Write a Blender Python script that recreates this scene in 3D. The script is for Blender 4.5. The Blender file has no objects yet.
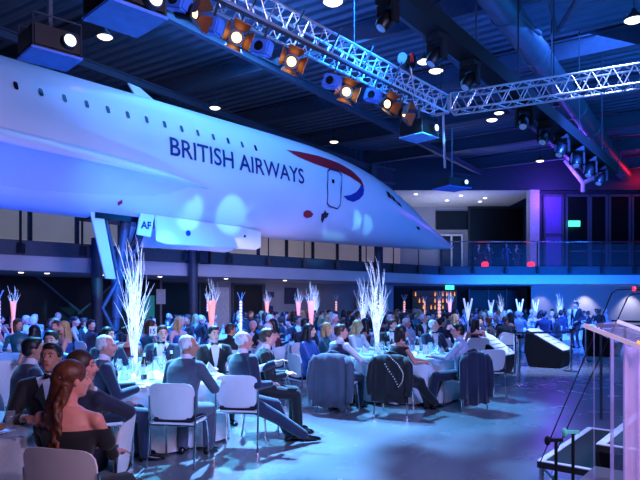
import bpy, bmesh, math, random
import numpy as np
from mathutils import Vector, Matrix
from math import sin, cos, pi, radians as R_
rnd = random.Random(7)
SC = bpy.context.scene
COL = SC.collection
V = Vector
F = 620.0; HX = 320.0; HY = 303.0; CZ = 1.65

def W(px, py, Y):
    return V(((px-HX)/F*Y, Y, CZ+(HY-py)/F*Y))
def X_(px, Y): return (px-HX)/F*Y
def Z_(py, Y): return CZ+(HY-py)/F*Y

# ------------------------------------------------------------------ materials
def lin(c):
    return tuple(((x/255)/12.92 if x/255 <= .04045 else ((x/255+.055)/1.055)**2.4) for x in c)
MATS = {}
def mat(name, rgb, rough=.5, metal=0.0, var=.12, scale=8, bump=0.0, emit=None, es=1.0, alpha=1.0, spec=.5, sheen=0, coat=0, trans=0):
    if name in MATS: return MATS[name]
    m = bpy.data.materials.new(name); m.use_nodes = True
    nt = m.node_tree; b = nt.nodes['Principled BSDF']
    c = lin(rgb)
    tc = nt.nodes.new('ShaderNodeTexCoord')
    nz = nt.nodes.new('ShaderNodeTexNoise'); nz.inputs['Scale'].default_value = scale; nz.inputs['Detail'].default_value = 3
    nt.links.new(tc.outputs['Object'], nz.inputs['Vector'])
    rp = nt.nodes.new('ShaderNodeValToRGB')
    rp.color_ramp.elements[0].position = .3; rp.color_ramp.elements[1].position = .7
    rp.color_ramp.elements[0].color = (*[x*(1-var) for x in c], 1)
    rp.color_ramp.elements[1].color = (*[min(1, x*(1+var)) for x in c], 1)
    nt.links.new(nz.outputs['Fac'], rp.inputs['Fac'])
    nt.links.new(rp.outputs['Color'], b.inputs['Base Color'])
    b.inputs['Roughness'].default_value = rough
    b.inputs['Metallic'].default_value = metal
    b.inputs['Specular IOR Level'].default_value = spec
    b.inputs['Coat Weight'].default_value = coat
    b.inputs['Sheen Weight'].default_value = sheen
    b.inputs['Alpha'].default_value = alpha
    b.inputs['Transmission Weight'].default_value = trans
    if emit:
        b.inputs['Emission Color'].default_value = (*lin(emit), 1)
        b.inputs['Emission Strength'].default_value = es
    if bump:
        bp = nt.nodes.new('ShaderNodeBump'); bp.inputs['Strength'].default_value = bump
        nt.links.new(nz.outputs['Fac'], bp.inputs['Height']); nt.links.new(bp.outputs['Normal'], b.inputs['Normal'])
    MATS[name] = m
    return m

def corrugated(name, rgb, period, rough=.6, amp=.35):
    m = mat(name, rgb, rough, var=.08, scale=1.5)
    nt = m.node_tree; b = nt.nodes['Principled BSDF']
    tc = nt.nodes.new('ShaderNodeTexCoord'); wv = nt.nodes.new('ShaderNodeTexWave')
    wv.wave_type = 'BANDS'; wv.bands_direction = 'X'; wv.inputs['Scale'].default_value = 2*pi/20/period*1.0
    nt.links.new(tc.outputs['Object'], wv.inputs['Vector'])
    bp = nt.nodes.new('ShaderNodeBump'); bp.inputs['Strength'].default_value = 1.0; bp.inputs['Distance'].default_value = amp
    nt.links.new(wv.outputs['Fac'], bp.inputs['Height']); nt.links.new(bp.outputs['Normal'], b.inputs['Normal'])
    return m

# floor: polished concrete
def floor_mat():
    m = mat('polished_concrete', (118, 120, 124), .3, var=.10, scale=.4, spec=.5)
    nt = m.node_tree; b = nt.nodes['Principled BSDF']
    tc = nt.nodes.new('ShaderNodeTexCoord'); n = nt.nodes.new('ShaderNodeTexNoise')
    n.inputs['Scale'].default_value = 2.2; n.inputs['Detail'].default_value = 6
    nt.links.new(tc.outputs['Object'], n.inputs['Vector'])
    mr = nt.nodes.new('ShaderNodeMapRange'); mr.inputs['To Min'].default_value = .2; mr.inputs['To Max'].default_value = .32
    nt.links.new(n.outputs['Fac'], mr.inputs['Value']); nt.links.new(mr.outputs['Result'], b.inputs['Roughness'])
    bp = nt.nodes.new('ShaderNodeBump'); bp.inputs['Strength'].default_value = .012
    nt.links.new(n.outputs['Fac'], bp.inputs['Height']); nt.links.new(bp.outputs['Normal'], b.inputs['Normal'])
    return m

# ------------------------------------------------------------------ geometry helpers (verts, faces)
def vf_box(sx, sy, sz, c=(0, 0, 0), M=None):
    vs = [V((c[0]+x*sx/2, c[1]+y*sy/2, c[2]+z*sz/2)) for x in (-1, 1) for y in (-1, 1) for z in (-1, 1)]
    fs = [(0, 1, 3, 2), (4, 6, 7, 5), (0, 4, 5, 1), (2, 3, 7, 6), (0, 2, 6, 4), (1, 5, 7, 3)]
    if M: vs = [M @ v for v in vs]
    return vs, fs
def frame(d):
    d = d.normalized(); a = V((0, 0, 1)) if abs(d.z) < .95 else V((1, 0, 0))
    u = d.cross(a).normalized(); v = u.cross(d).normalized()
    return u, v
def vf_rings(rings, n=12, cap=True):
    """rings: (center, U, V) ellipse half axes vectors"""
    vs = []; fs = []
    for c, u, v in rings:
        for k in range(n):
            a = 2*pi*k/n; vs.append(V(c)+u*cos(a)+v*sin(a))
    for i in range(len(rings)-1):
        for k in range(n):
            a = i*n+k; b = i*n+(k+1) % n
            fs.append((a, b, b+n, a+n))
    if cap:
        fs.append(tuple(range(n-1, -1, -1))); L = (len(rings)-1)*n; fs.append(tuple(range(L, L+n)))
    return vs, fs
def vf_tube(pts, r, n=8):
    pts = [V(p) for p in pts]; rr = r if isinstance(r, (list, tuple)) else [r]*len(pts)
    rings = []; u = None
    for i, p in enumerate(pts):
        d = (pts[min(i+1, len(pts)-1)]-pts[max(i-1, 0)])
        if d.length < 1e-9: d = V((0, 0, 1))
        d.normalize()
        if u is None: u, v = frame(d)
        else:
            u = (u-d*u.dot(d))
            u = u.normalized() if u.length > 1e-6 else frame(d)[0]
            v = u.cross(d).normalized()
        rings.append((p, u*rr[i], v*rr[i]))
    return vf_rings(rings, n)
def vf_cap(p0, p1, r0, r1, n=12):
    p0, p1 = V(p0), V(p1); d = p1-p0
    if d.length < 1e-6: d = V((0, 0, 1e-4))
    d.normalize(); u, v = frame(d); rings = []
    for a in (80, 55, 28): rings.append((p0-d*r0*sin(R_(a)), u*r0*cos(R_(a)), v*r0*cos(R_(a))))
    rings.append((p0, u*r0, v*r0)); rings.append((p1, u*r1, v*r1))
    for a in (28, 55, 80): rings.append((p1+d*r1*sin(R_(a)), u*r1*cos(R_(a)), v*r1*cos(R_(a))))
    return vf_rings(rings, n)
def vf_ell(c, rx, ry, rz, M=None, n=16, m=10):
    rings = []; c = V(c)
    for i in range(m+1):
        a = -pi/2+pi*(i+.15)/(m+.3)
        q = V((0, 0, rz*sin(a))); U = V((rx*cos(a), 0, 0)); Vv = V((0, ry*cos(a), 0))
        if M: q = M @ q; U = M @ U; Vv = M @ Vv
        rings.append((c+q, U, Vv))
    return vf_rings(rings, n)
def vf_lathe(prof, n=24, c=(0, 0, 0), cap=True):
    return vf_rings([(V((c[0], c[1], c[2]+z)), V((r, 0, 0)), V((0, r, 0))) for r, z in prof], n, cap)
def vf_prism(poly, z0, z1):
    n = len(poly); vs = [V((p[0], p[1], z0)) for p in poly]+[V((p[0], p[1], z1)) for p in poly]
    fs = [tuple(range(n-1, -1, -1)), tuple(range(n, 2*n))]+[(i, (i+1) % n, (i+1) % n+n, i+n) for i in range(n)]
    return vs, fs
def vf_beam(a, b, w, h, up=V((0, 0, 1))):
    a, b = V(a), V(b); d = (b-a).normalized(); u = d.cross(up).normalized(); v = u.cross(d).normalized()
    vs = [p+u*sx*w/2+v*sy*h/2 for p in (a, b) for sx, sy in ((-1, -1), (1, -1), (1, 1), (-1, 1))]
    return vs, [(3, 2, 1, 0), (4, 5, 6, 7), (0, 1, 5, 4), (1, 2, 6, 5), (2, 3, 7, 6), (3, 0, 4, 7)]
def vf_ibeam(a, b, w, h, t=.05):
    a, b = V(a), V(b); o = V((0, 0, h/2-t/2))
    return [vf_beam(a+o, b+o, w, t), vf_beam(a-o, b-o, w, t), vf_beam(a, b, t, h-2*t+.004)]
def join(parts):
    vs = []; fs = []; mi = []
    for p in parts:
        o = len(vs); vs += p[0]; fs += [tuple(i+o for i in f) for f in p[1]]; mi += [p[2] if len(p) > 2 else 0]*len(p[1])
    return vs, fs, mi
def mesh(name, parts, mats, smooth=False, bevel=0, fixn=True):
    if isinstance(parts, tuple): parts = [parts]
    vs, fs, mi = join(parts)
    me = bpy.data.meshes.new(name); me.from_pydata([tuple(v) for v in vs], [], fs)
    if not isinstance(mats, (list, tuple)): mats = [mats]
    for m in mats: me.materials.append(m)
    if any(mi): me.polygons.foreach_set('material_index', mi)
    bm = bmesh.new(); bm.from_mesh(me)
    if fixn: bmesh.ops.recalc_face_normals(bm, faces=bm.faces)
    if bevel:
        es = [e for e in bm.edges if len(e.link_faces) == 2 and e.calc_face_angle(0) > .7]
        bmesh.ops.bevel(bm, geom=es, offset=bevel, segments=2, affect='EDGES', clamp_overlap=True)
    bm.to_mesh(me); bm.free()
    if smooth:
        me.polygons.foreach_set('use_smooth', [True]*len(me.polygons))
        if smooth != 'all' :
            try: me.set_sharp_from_angle(angle=R_(40))
            except Exception: pass
    return me
def link(name, me, parent=None, loc=None, rz=None):
    o = bpy.data.objects.new(name, me); COL.objects.link(o)
    if parent is not None: o.parent = parent
    if loc is not None: o.location = loc
    if rz is not None: o.rotation_euler = (0, 0, rz)
    return o
def obj(name, parts, mats, parent=None, smooth=False, bevel=0, loc=None, rz=None):
    return link(name, mesh(name, parts, mats, smooth, bevel), parent, loc, rz)
def tag(o, label, cat, group=None, kind=None):
    o['label'] = label; o['category'] = cat
    if group: o['group'] = group
    if kind: o['kind'] = kind
    return o
def thing(name, label, cat, loc=(0, 0, 0), rz=0, group=None):
    o = bpy.data.objects.new(name, None); COL.objects.link(o); o.location = loc; o.rotation_euler = (0, 0, rz)
    o.empty_display_size = .2
    return tag(o, label, cat, group)
def struct(name, parts, mats, smooth=False, bevel=0, parent=None, loc=None, rz=None):
    o = obj(name, parts, mats, parent, smooth, bevel, loc, rz)
    if parent is None: o['kind'] = 'structure'
    return o
def dup(root, loc=None, rz=None, label=None, group=None, scale=None):
    r = root.copy(); COL.objects.link(r)
    if loc is not None: r.location = loc
    if rz is not None: r.rotation_euler = (0, 0, rz)
    if scale is not None: r.scale = scale
    if label: r['label'] = label
    if group: r['group'] = group
    for ch in KIDS(root):
        c = ch.copy(); COL.objects.link(c); c.parent = r
        for g in KIDS(ch):
            e = g.copy(); COL.objects.link(e); e.parent = c
    return r
_kids = {}
def KIDS(o): return list(o.children)

def light(name, kind, loc, energy, rgb, size=.3, target=None, angle=60, blend=.6, sy=None):
    l = bpy.data.lights.new(name, kind); l.energy = energy; l.color = lin(rgb)
    if kind == 'AREA':
        l.size = size
        if sy: l.shape = 'RECTANGLE'; l.size_y = sy
    else: l.shadow_soft_size = size
    if kind == 'SPOT': l.spot_size = R_(angle); l.spot_blend = blend
    o = bpy.data.objects.new(name, l); COL.objects.link(o); o.location = loc
    if target is not None:
        o.rotation_euler = (V(target)-V(loc)).to_track_quat('-Z', 'Y').to_euler()
    return o

# ------------------------------------------------------------------ palette
M = dict(
    floor=floor_mat(),
    white=mat('white_paint', (222, 222, 226), .45),
    wall_grey=mat('grey_wall_paint', (165, 165, 172), .7, scale=2, var=.05),
    fascia=mat('pale_fascia_paint', (205, 205, 212), .55, scale=1, var=.04),
    dark_steel=mat('dark_painted_steel', (44, 52, 62), .5, .3),
    slab=mat('slate_steel_edge', (70, 82, 98), .5, .3),
    wall_navy=corrugated('navy_cladding', (52, 66, 84), .35, .6, .05),
    deck=corrugated('corrugated_roof_deck', (92, 112, 130), .5, .5, .12),
    beam=mat('painted_roof_steel', (74, 92, 108), .5, .2),
    duct=mat('galvanised_duct', (96, 116, 132), .4, .4, scale=3),
    black=mat('matt_black', (7, 7, 9), .7, spec=.25),
    blackgloss=mat('black_gloss', (8, 8, 11), .4, spec=.3),
    dglass=mat('dark_glazing', (12, 15, 22), .38, spec=.3, scale=1),
    cream=mat('cream_panel', (206, 196, 172), .6, scale=.6, emit=(255, 226, 200), es=.10),
    chrome=mat('chrome', (200, 205, 215), .18, 1.0, var=.03),
    alu=mat('truss_aluminium', (190, 194, 206), .35, .7, var=.05),
    chairwhite=mat('white_moulded_plastic', (226, 226, 232), .38, var=.03),
    pad=mat('navy_seat_pad', (22, 26, 42), .8),
    cloth=mat('white_linen', (226, 228, 232), .8, var=.04, scale=30, bump=.05),
    plate=mat('white_porcelain', (235, 235, 235), .2),
    glass=mat('clear_glass', (220, 235, 245), .06, alpha=.28, spec=.9),
    railglass=mat('railing_glass', (140, 170, 190), .08, alpha=.05, spec=.2),
    acrylic=mat('clear_acrylic', (210, 200, 235), .05, alpha=.16, spec=.9),
    acrylic_edge=mat('frosted_acrylic_edge', (220, 205, 245), .3, alpha=.5, emit=(190, 160, 255), es=.12),
    tan=mat('stage_deck_laminate', (100, 86, 88), .4, scale=6),
    carpet=mat('charcoal_carpet', (20, 21, 24), .95, bump=.3, scale=60),
    strip=mat('white_edge_strip', (225, 220, 228), .5),
    air=mat('airliner_white_gloss', (226, 224, 230), .32, var=.03, scale=.8, coat=.2),
    navyletter=mat('navy_lettering', (18, 30, 84), .4),
    red=mat('tail_red', (176, 28, 40), .4),
    blue=mat('deep_blue', (26, 54, 150), .4),
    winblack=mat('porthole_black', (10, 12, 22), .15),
    tyre=mat('tyre_rubber', (22, 22, 26), .8),
    lamp=mat('lamp_glow', (255, 240, 215), .4, emit=(255, 240, 215), es=3),
    lampblue=mat('cool_lamp_glow', (200, 225, 255), .4, emit=(190, 220, 255), es=2.5),
    tungsten=mat('tungsten_glow', (255, 180, 100), .4, emit=(255, 190, 110), es=6),
    amberface=mat('copper_reflector', (120, 74, 50), .45, .6),
    bluepaint=mat('projector_underside_blue', (64, 120, 220), .4),
    led=mat('led_branch', (225, 230, 250), .5, emit=(175, 200, 255), es=.85),
    pinkled=mat('pink_lit_vase', (240, 180, 170), .4, emit=(255, 150, 130), es=.9),
    amberled=mat('amber_beads', (255, 190, 110), .4, emit=(255, 165, 80), es=1.3),
    exitgreen=mat('exit_sign_green', (60, 210, 150), .5, emit=(80, 255, 180), es=1.6),
    redlamp=mat('red_lamp_glow', (255, 60, 60), .4, emit=(255, 30, 40), es=3),
    card=mat('white_card', (238, 238, 240), .6),
    food=mat('browned_pastry', (186, 120, 70), .7, bump=.4, scale=40),
    silver=mat('cutlery_steel', (200, 200, 205), .2, 1.0),
    headlens=mat('glinting_head_lens', (60, 90, 140), .1, emit=(120, 170, 255), es=.25),  # heads mostly off; weak blue emission paints their lens glints
    barwood=mat('bar_back_wood', (110, 76, 46), .5),
)

# =================================================================== SETTING
b0 = V((-10.6, 20.6, 0)); b1 = V((7.0, 36.0, 0)); u = (b1-b0).normalized(); nb = V((-u.y, u.x, 0))
bL = b0-u*16                                   # balcony continues beyond the frame on the left
wL = bL+nb*4.5
cornY = 40.0
sC = (cornY-(b0+nb*4.5).y)/u.y; corner = b0+nb*4.5+u*sC     # wall corner
struct('floor', vf_prism([(-34, -6), (30, -6), (30, 52), (-34, 52)], -.2, 0), M['floor'])

def wallquad(a, b, z0, z1, t=.2, off=0):
    a, b = V((a[0], a[1], 0)), V((b[0], b[1], 0)); d = (b-a).normalized(); n = V((-d.y, d.x, 0))
    return vf_prism([a+n*off, b+n*off, b+n*(off+t), a+n*(off+t)], z0, z1)
def on_left(px, z, off=0.0):
    """point on the left-hand back wall seen at column px; off pulls it towards the hall"""
    k = (px-HX)/F; a = wL-nb*off
    s = (k*a.y-a.x)/(u.x-k*u.y); p = a+u*s
    return V((p.x, p.y, z))
# lower walls
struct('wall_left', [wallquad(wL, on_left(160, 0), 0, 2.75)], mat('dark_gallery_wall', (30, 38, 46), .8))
struct('wall_back', [wallquad(on_left(160, 0), corner, 0, 2.75)], M['wall_grey'])
struct('wall_upper_left', [wallquad(wL, corner, 3.5, 11)], M['wall_navy'])
# right lower wall with the bar recess between px 412 and 526
xa, xb = X_(400, 40), X_(528, 40)
struct('wall_right', [vf_prism([(xb, 40), (28, 40), (28, 40.2), (xb, 40.2)], 0, 2.75)], M['wall_grey'])
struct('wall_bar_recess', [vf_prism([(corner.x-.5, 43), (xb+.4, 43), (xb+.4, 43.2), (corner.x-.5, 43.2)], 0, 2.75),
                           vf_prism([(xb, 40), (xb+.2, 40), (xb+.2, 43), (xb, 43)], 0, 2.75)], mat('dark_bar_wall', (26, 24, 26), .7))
struct('wall_far_right', [vf_prism([(28, -6), (28.2, -6), (28.2, 52), (28, 52)], 0, 11)], M['wall_navy'])
# upper room
zt = 8.94; xr = X_(535, 40)
struct('wall_upper_room', [vf_prism([(corner.x-.3, 47), (xr, 47), (xr, 47.2), (corner.x-.3, 47.2)], 3.7, zt),
                           vf_prism([(corner.x-.3, 40), (corner.x-.1, 40), (corner.x-.1, 47), (corner.x-.3, 47)], 3.7, zt)], M['wall_grey'])
struct('ceiling_upper_room', vf_prism([(corner.x-.3, 40), (xr+.4, 40), (xr+.4, 47.2), (corner.x-.3, 47.2)], zt, zt+.15), M['white'])
struct('trim_1', vf_prism([(xr-.35, 39.9), (xr+.25, 39.9), (xr+.25, 40.6), (xr-.35, 40.6)], 3.7, zt), M['white'])
struct('wall_upper_right', [vf_prism([(corner.x-.3, 39.95), (28, 39.95), (28, 40.15), (corner.x-.3, 40.15)], zt, 11),
                            vf_prism([(xr+.2, 40.3), (28, 40.3), (28, 40.5), (xr+.2, 40.5)], 3.7, zt)], mat('dark_upper_wall', (48, 58, 78), .6))
# dark doors and glazing upstairs
struct('window_1', [vf_box(2.4, .1, 1.4, (X_(452, 46.8), 46.9, 7.9))], M['dglass'])
for i, (a, b) in enumerate(((441, 462), (469, 524))):
    t_ = struct('door_%d' % (i+1), [vf_box(X_(b, 46.7)-X_(a, 46.7), .12, 3.0 if i == 0 else 5.1, ((X_(b, 46.7)+X_(a, 46.7))/2, 46.7, 5.2 if i == 0 else 6.28))], M['dglass'])
    x0, x1 = X_(a, 46.6), X_(b, 46.6)
    z1 = 6.75 if i == 0 else 8.83
    struct('frame', [vf_box(.12, .14, z1-3.7, (x, 46.62, (z1+3.7)/2)) for x in ([x0, x1, (x0+x1)/2] if i == 0 else [x0, x1])]+[vf_box(x1-x0+.12, .14, .12, ((x0+x1)/2, 46.62, z1))],
           M['white'] if i == 0 else M['dark_steel'], parent=t_)
for i, (a, b) in enumerate(((544, 562), (566, 588), (590, 606), (609, 629), (632, 668))):
    x0, x1 = X_(a, 40.2), X_(b, 40.2); z1 = 8.6-.0*i
    w_ = struct('window_%d' % (i+2), [vf_box(x1-x0, .08, z1-3.8, ((x0+x1)/2, 40.2, (z1+3.8)/2))], mat('purple_lit_panel', (120, 96, 190), .4) if i == 0 else M['dglass'])  # first panel's base colour carries the purple light falling on the wall
    struct('window_frame', [vf_box(.14, .16, z1-3.7, (x, 40.14, (z1+3.7)/2)) for x in (x0, x1)]+[vf_box(x1-x0, .16, .14, ((x0+x1)/2, 40.14, z1)), vf_box(x1-x0, .12, .1, ((x0+x1)/2, 40.14, 6.1 if i == 0 else 5.0))], M['beam'], parent=w_)
# cream glazed panels on the upper left wall with dark mullions
lst = []
for i in range(22):
    p = bL+nb*4.5+u*(3+i*1.9)
    if p.y > 39.2: break
    q = p+u*1.78
    w_ = struct('window_%d' % (i+7), [wallquad(p-nb*.08, q-nb*.08, 3.78, 6.0, .1)], M['cream'])
    struct('window_frame', [wallquad(p-nb*.16-u*.06, p-nb*.16+u*.06, 3.78, 6.0, .1), wallquad(p-nb*.12, q-nb*.12, 5.95, 6.1, .1)], M['black'], parent=w_)
# girts on the navy wall
for k, z in enumerate((6.6, 7.5, 8.4, 9.3, 10.2)):
    struct('trim_%d' % (k+2), [vf_beam(wL-nb*.15+V((0, 0, z)), corner-nb*.15+V((0, 0, z)), .12, .14)], M['beam'])
for k in range(8):
    p = wL+u*(6+k*4.6)-nb*.3
    struct('wall_column', vf_ibeam(p+V((0, 0, 6.1)), p+V((0, 0, 10.99)), .3, .3) if False else [vf_box(.3, .3, 4.9, (p.x, p.y, 8.5))], M['beam'])

# balcony
def band(a, b, z0, z1, t, off=0): return wallquad(a, b, z0, z1, t, off)
bR = V((28, 36, 0))
poly = [bL, b1, bR, V((28, 40, 0)), V((corner.x, 40, 0)), wL]
struct('balcony_slab', [vf_prism([p for p in poly], 2.75, 3.6)], M['fascia'])
ee = [band(bL, b1, 3.27, 3.78, .1, -.06), band(b1, bR, 3.27, 3.78, .1, -.06)]
struct('balcony_edge_beam', ee, M['slab'])
brk = []
L_ = (b1-bL).length
def railing(a, b, label, n):
    d = (b-a); L = d.length; d = d.normalized(); nn = V((d.y, -d.x, 0))
    t = thing('glass_railing', label, 'railing', a)
    for k in range(n+1):
        p = d*(L*k/n)+nn*.08
        obj('post', [vf_box(.05, .12, 1.75, (p.x, p.y, 4.3), None), vf_box(.16, .28, .34, (p.x+nn.x*.08, p.y+nn.y*.08, 3.5))], M['dark_steel'], t, bevel=.01)
    obj('handrail', vf_tube([V((0, 0, 5.2))+nn*.08, d*L+V((0, 0, 5.2))+nn*.08], .035, 8), M['chrome'], t, smooth=True)
    for k in range(n):
        p, q = d*(L*k/n+.06)+nn*.08, d*(L*(k+1)/n-.06)+nn*.08
        obj('glass_panel', vf_beam(p+V((0, 0, 4.45)), q+V((0, 0, 4.45)), .012, 1.25), M['railglass'], t)
railing(bL, b1, 'long glass balcony railing running behind the airliner on the left', 19)
railing(b1, V((27.5, 36, 0)), 'straight glass balcony railing above the bright blue fascia on the right', 11)
# soffit downlights
k = 0
for px in (21, 47, 103, 160, 226, 285):
    kk = (px-HX)/F; a = bL+nb*1.3; s = (kk*a.y-a.x)/(u.x-kk*u.y); p = a+u*s
    tag(obj('downlight', vf_lathe([(.09, 0), (.09, -.02), (.06, -.03)], 12), M['lamp'], loc=(p.x, p.y, 2.75)), 'small round downlight recessed in the soffit under the balcony', 'downlight', 'soffit downlights')
for px, yy in ((416, 41.5), (447, 44), (461, 42), (480, 44.5), (485, 43)):
    tag(obj('downlight', vf_lathe([(.12, 0), (.12, -.03), (.08, -.05)], 12), M['lamp'], loc=(X_(px, yy), yy, zt)), 'bright round downlight in the white ceiling of the upstairs room', 'downlight', 'upstairs room downlights')
# columns under/at the balcony
for i, px in enumerate((97, 193, 378)):
    kk = (px-HX)/F; a = bL-nb*.25; s = (kk*a.y-a.x)/(u.x-kk*u.y); p = a+u*s
    struct('column_%d' % (i+1), [vf_lathe([(.2, 0), (.2, 5.0 if px > 300 else 4.0)], 20, (p.x, p.y, 0))], M['slab'], smooth=True)
# ground floor dark openings and details on the back wall
def wall_box(px0, px1, z0, z1, off=.03, t=.06):
    a, b = on_left(px0, 0), on_left(px1, 0)
    return wallquad(a-nb*(off+t), b-nb*(off+t), z0, z1, t)
dz = struct('door_3', [wall_box(162, 212, 0, 2.6)], M['dglass'])
struct('door_frame', [wall_box(198, 199.5, 0, 2.65, .06), wall_box(212, 213.5, 0, 2.65, .06), wall_box(162, 213, 2.6, 2.68, .06)], M['slab'], parent=dz)
dz = struct('door_4', [wall_box(232, 262, 0, 2.6)], M['dglass'])
struct('door_frame', [wall_box(231, 232.5, 0, 2.65, .06), wall_box(261, 264, 0, 2.65, .06), wall_box(231, 264, 2.6, 2.68, .06)], M['slab'], parent=dz)
tag(obj('display_board', wall_box(213, 228, .1, 2.45, .05), M['white'], bevel=.01), 'tall white display board between the two dark doorways', 'board')
tag(obj('poster', wall_box(155, 164, 1.6, 2.3, .1), M['card'], bevel=.005), 'small pale poster on the dark wall left of the doorway', 'poster')
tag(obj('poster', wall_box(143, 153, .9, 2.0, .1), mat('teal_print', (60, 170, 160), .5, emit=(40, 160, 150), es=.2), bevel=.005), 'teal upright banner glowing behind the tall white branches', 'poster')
tag(obj('picture', wall_box(284, 296, 1.6, 2.5, .05), mat('dark_print', (60, 66, 90), .5), bevel=.005), 'larger dark square picture on the grey wall', 'picture')
tag(obj('picture', wall_box(266, 273, 1.95, 2.25, .05), mat('dark_print2', (40, 60, 110), .5), bevel=.005), 'upper of two small dark blue pictures beside the doorway', 'picture')
tag(obj('picture', wall_box(266, 272, 1.2, 1.5, .05), mat('dark_print2', (40, 60, 110), .5), bevel=.005), 'lower of two small dark blue pictures beside the doorway', 'picture')
tag(obj('banner_stand', wall_box(354, 362, 0, 2.0, .3), mat('navy_banner', (18, 30, 60), .6), bevel=.005), 'dark upright banner against the grey back wall', 'banner')
# struts in front of the dark wall at left
for a, b in ((37, 82), (120, 78)):
    p, q = on_left(a, 2.7, 1.2), on_left(b, 1.2, 1.2)
    struct('wall_brace', [vf_tube([p, q], .05, 8)], M['beam'], smooth=True)
# bar back: shelves with lit bottles
bx0, bx1 = X_(413, 42.4), X_(458, 42.4)
bar = thing('bar_shelf', 'dark back bar shelving with amber glow under the balcony', 'shelf', ((bx0+bx1)/2, 42.6, 0))
obj('back_panel', vf_box(bx1-bx0, .1, 2.4, (0, .2, 1.3)), M['barwood'], bar)
for z in (1.2, 1.65, 2.1): obj('shelf', vf_box(bx1-bx0, .35, .04, (0, 0, z)), M['dark_steel'], bar)
bott = mesh('bottle', vf_lathe([(.035, 0), (.04, .02), (.04, .18), (.015, .24), (.015, .3)], 10), mat('amber_bottle', (220, 150, 60), .2, emit=(255, 170, 80), es=1.2), 'all')
for z in (1.22, 1.67, 2.12):
    for k in range(11):
        if rnd.random() < .35: continue
        tag(link('bottle', bott, None, (bx0+.2+k*(bx1-bx0-.4)/10, 42.55, z)), 'small amber-lit bottle on the back bar shelves', 'bottle', 'bottles on the back bar')
tag(obj('bar_counter', [vf_box(bx1-bx0+1, .6, 1.1, ((bx0+bx1)/2, 41, .55)), vf_box(bx1-bx0+1.1, .7, .05, ((bx0+bx1)/2, 41, 1.12))], M['black'], bevel=.02), 'black bar counter in front of the amber lit shelves', 'counter')
d5 = struct('door_5', [vf_box(X_(524, 42)-X_(470, 42), .1, 2.5, ((X_(524, 42)+X_(470, 42))/2, 42, 1.27))], M['dglass'])
struct('door_frame', [vf_box(.08, .14, 2.6, (X_(p, 42), 41.95, 1.3)) for p in (469, 488, 506, 525)], M['slab'], parent=d5)
def exit_sign(loc, w, label):
    t = thing('exit_sign', label, 'sign', loc)
    obj('sign_box', vf_box(w, .06, w*.5), M['exitgreen'], t, bevel=.01)
    # running figure and arrow in white
    s = w
    obj('pictogram', [vf_box(s*.06, .02, s*.2, (-s*.15, -.04, 0)), vf_box(s*.2, .02, s*.05, (s*.15, -.04, 0)), vf_prism([(s*.25, 0), (s*.2, .0), (s*.2, .02)], 0, .01), vf_box(s*.14, .02, s*.04, (-s*.15, -.04, s*.04)), vf_box(s*.07, .02, s*.07, (-s*.15, -.04, s*.15))], M['card'], t)
exit_sign((X_(449, 35.9), 35.7, 2.55), .5, 'small green exit sign hanging under the blue balcony edge')
exit_sign((X_(573, 40), 39.8, Z_(224, 40)), .75, 'bright green exit sign on the dark upstairs glazing')
# loudspeaker hanging by the column
p = on_left(205, 0, 5.1)
t = thing('loudspeaker', 'black loudspeaker hung beside the column under the airliner', 'loudspeaker', (p.x, p.y, 3.6))
obj('cabinet', vf_box(.4, .45, .75), M['black'], t, bevel=.03); obj('grille', vf_box(.34, .02, .68, (0, -.235, 0)), M['dark_steel'], t); obj('bracket', vf_box(.05, .5, .06, (0, .35, .2)), M['dark_steel'], t)

# ceiling
thb = R_(34); bd = V((sin(thb), cos(thb), 0)); bn = V((cos(thb), -sin(thb), 0))
CH = 11.0
# deck in its own rotated frame so that the ribs run across the hall
deck = struct('ceiling', [vf_box(80, 80, .12)], M['deck'], loc=(6, 22, CH+.06)); deck.rotation_euler = (0, 0, -thb+pi/2)
O = V((0, 20, 0))
for k in range(-3, 7):
    c = O+bd*(k*5.2-4)
    struct('ceiling_beam', vf_ibeam(c-bn*32+V((0, 0, CH-.45)), c+bn*30+V((0, 0, CH-.45)), .3, .7), M['beam'])
for k in (-5, -3, -1, 1.2, 4.5, 7, 9.5):
    c = O+bn*(k*2.6)
    struct('ceiling_purlin', vf_ibeam(c-bd*26+V((0, 0, CH-.95)), c+bd*26+V((0, 0, CH-.95)), .2, .3), M['beam'])
for a, b in (((340, 12, 15), (420, 35, 17)), ((455, 14, 15), (540, 28, 19)), ((556, 45, 19), (600, 5, 15)), ((540, 0, 14), (556, 45, 19))):
    struct('ceiling_brace', [vf_tube([V((X_(a[0], a[2]), a[2], 9.9)), V((X_(b[0], b[2]), b[2], 9.9))], .07, 8)], M['beam'], smooth=True)
# big round duct
p0, p1 = W(497, 0, 17.2), W(634, 187, 44)
p0 = p0+(p0-p1)*.3; dd = (p1-p0)
dt = thing('ventilation_duct', 'large round metal duct crossing the ceiling on the right', 'duct', (0, 0, 0))
obj('duct_run', vf_tube([p0, p1], .42, 24), M['duct'], dt, smooth=True)
for k in range(1, 12):
    c = p0+dd*k/12; obj('joint_ring', vf_tube([c-dd.normalized()*.05, c+dd.normalized()*.05], .45, 24), M['duct'], dt, smooth=True)
# V struts at far right
for a, b in (((565, 160), (583, 183)), ((583, 183), (606, 172)), ((583, 183), (583, 192))):
    struct('roof_strut', [vf_tube([W(*a, 38), W(*b, 38)], .13, 8)], M['fascia'], smooth=True)
# dark beam that carries the moving heads
q0, q1 = W(388, -14, 11.6), W(612, 170, 22.5)
mb = thing('lighting_bar', 'long dark lighting beam carrying a row of moving heads', 'lighting bar', (0, 0, 0))
obj('bar', vf_beam(q0, q1, .45, .35), M['black'], mb)
for k in range(6):
    c = q0.lerp(q1, (k+.5)/6); obj('hanger', vf_tube([c, V((c.x, c.y, 10.3))], .02, 6), M['dark_steel'], mb)

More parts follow.
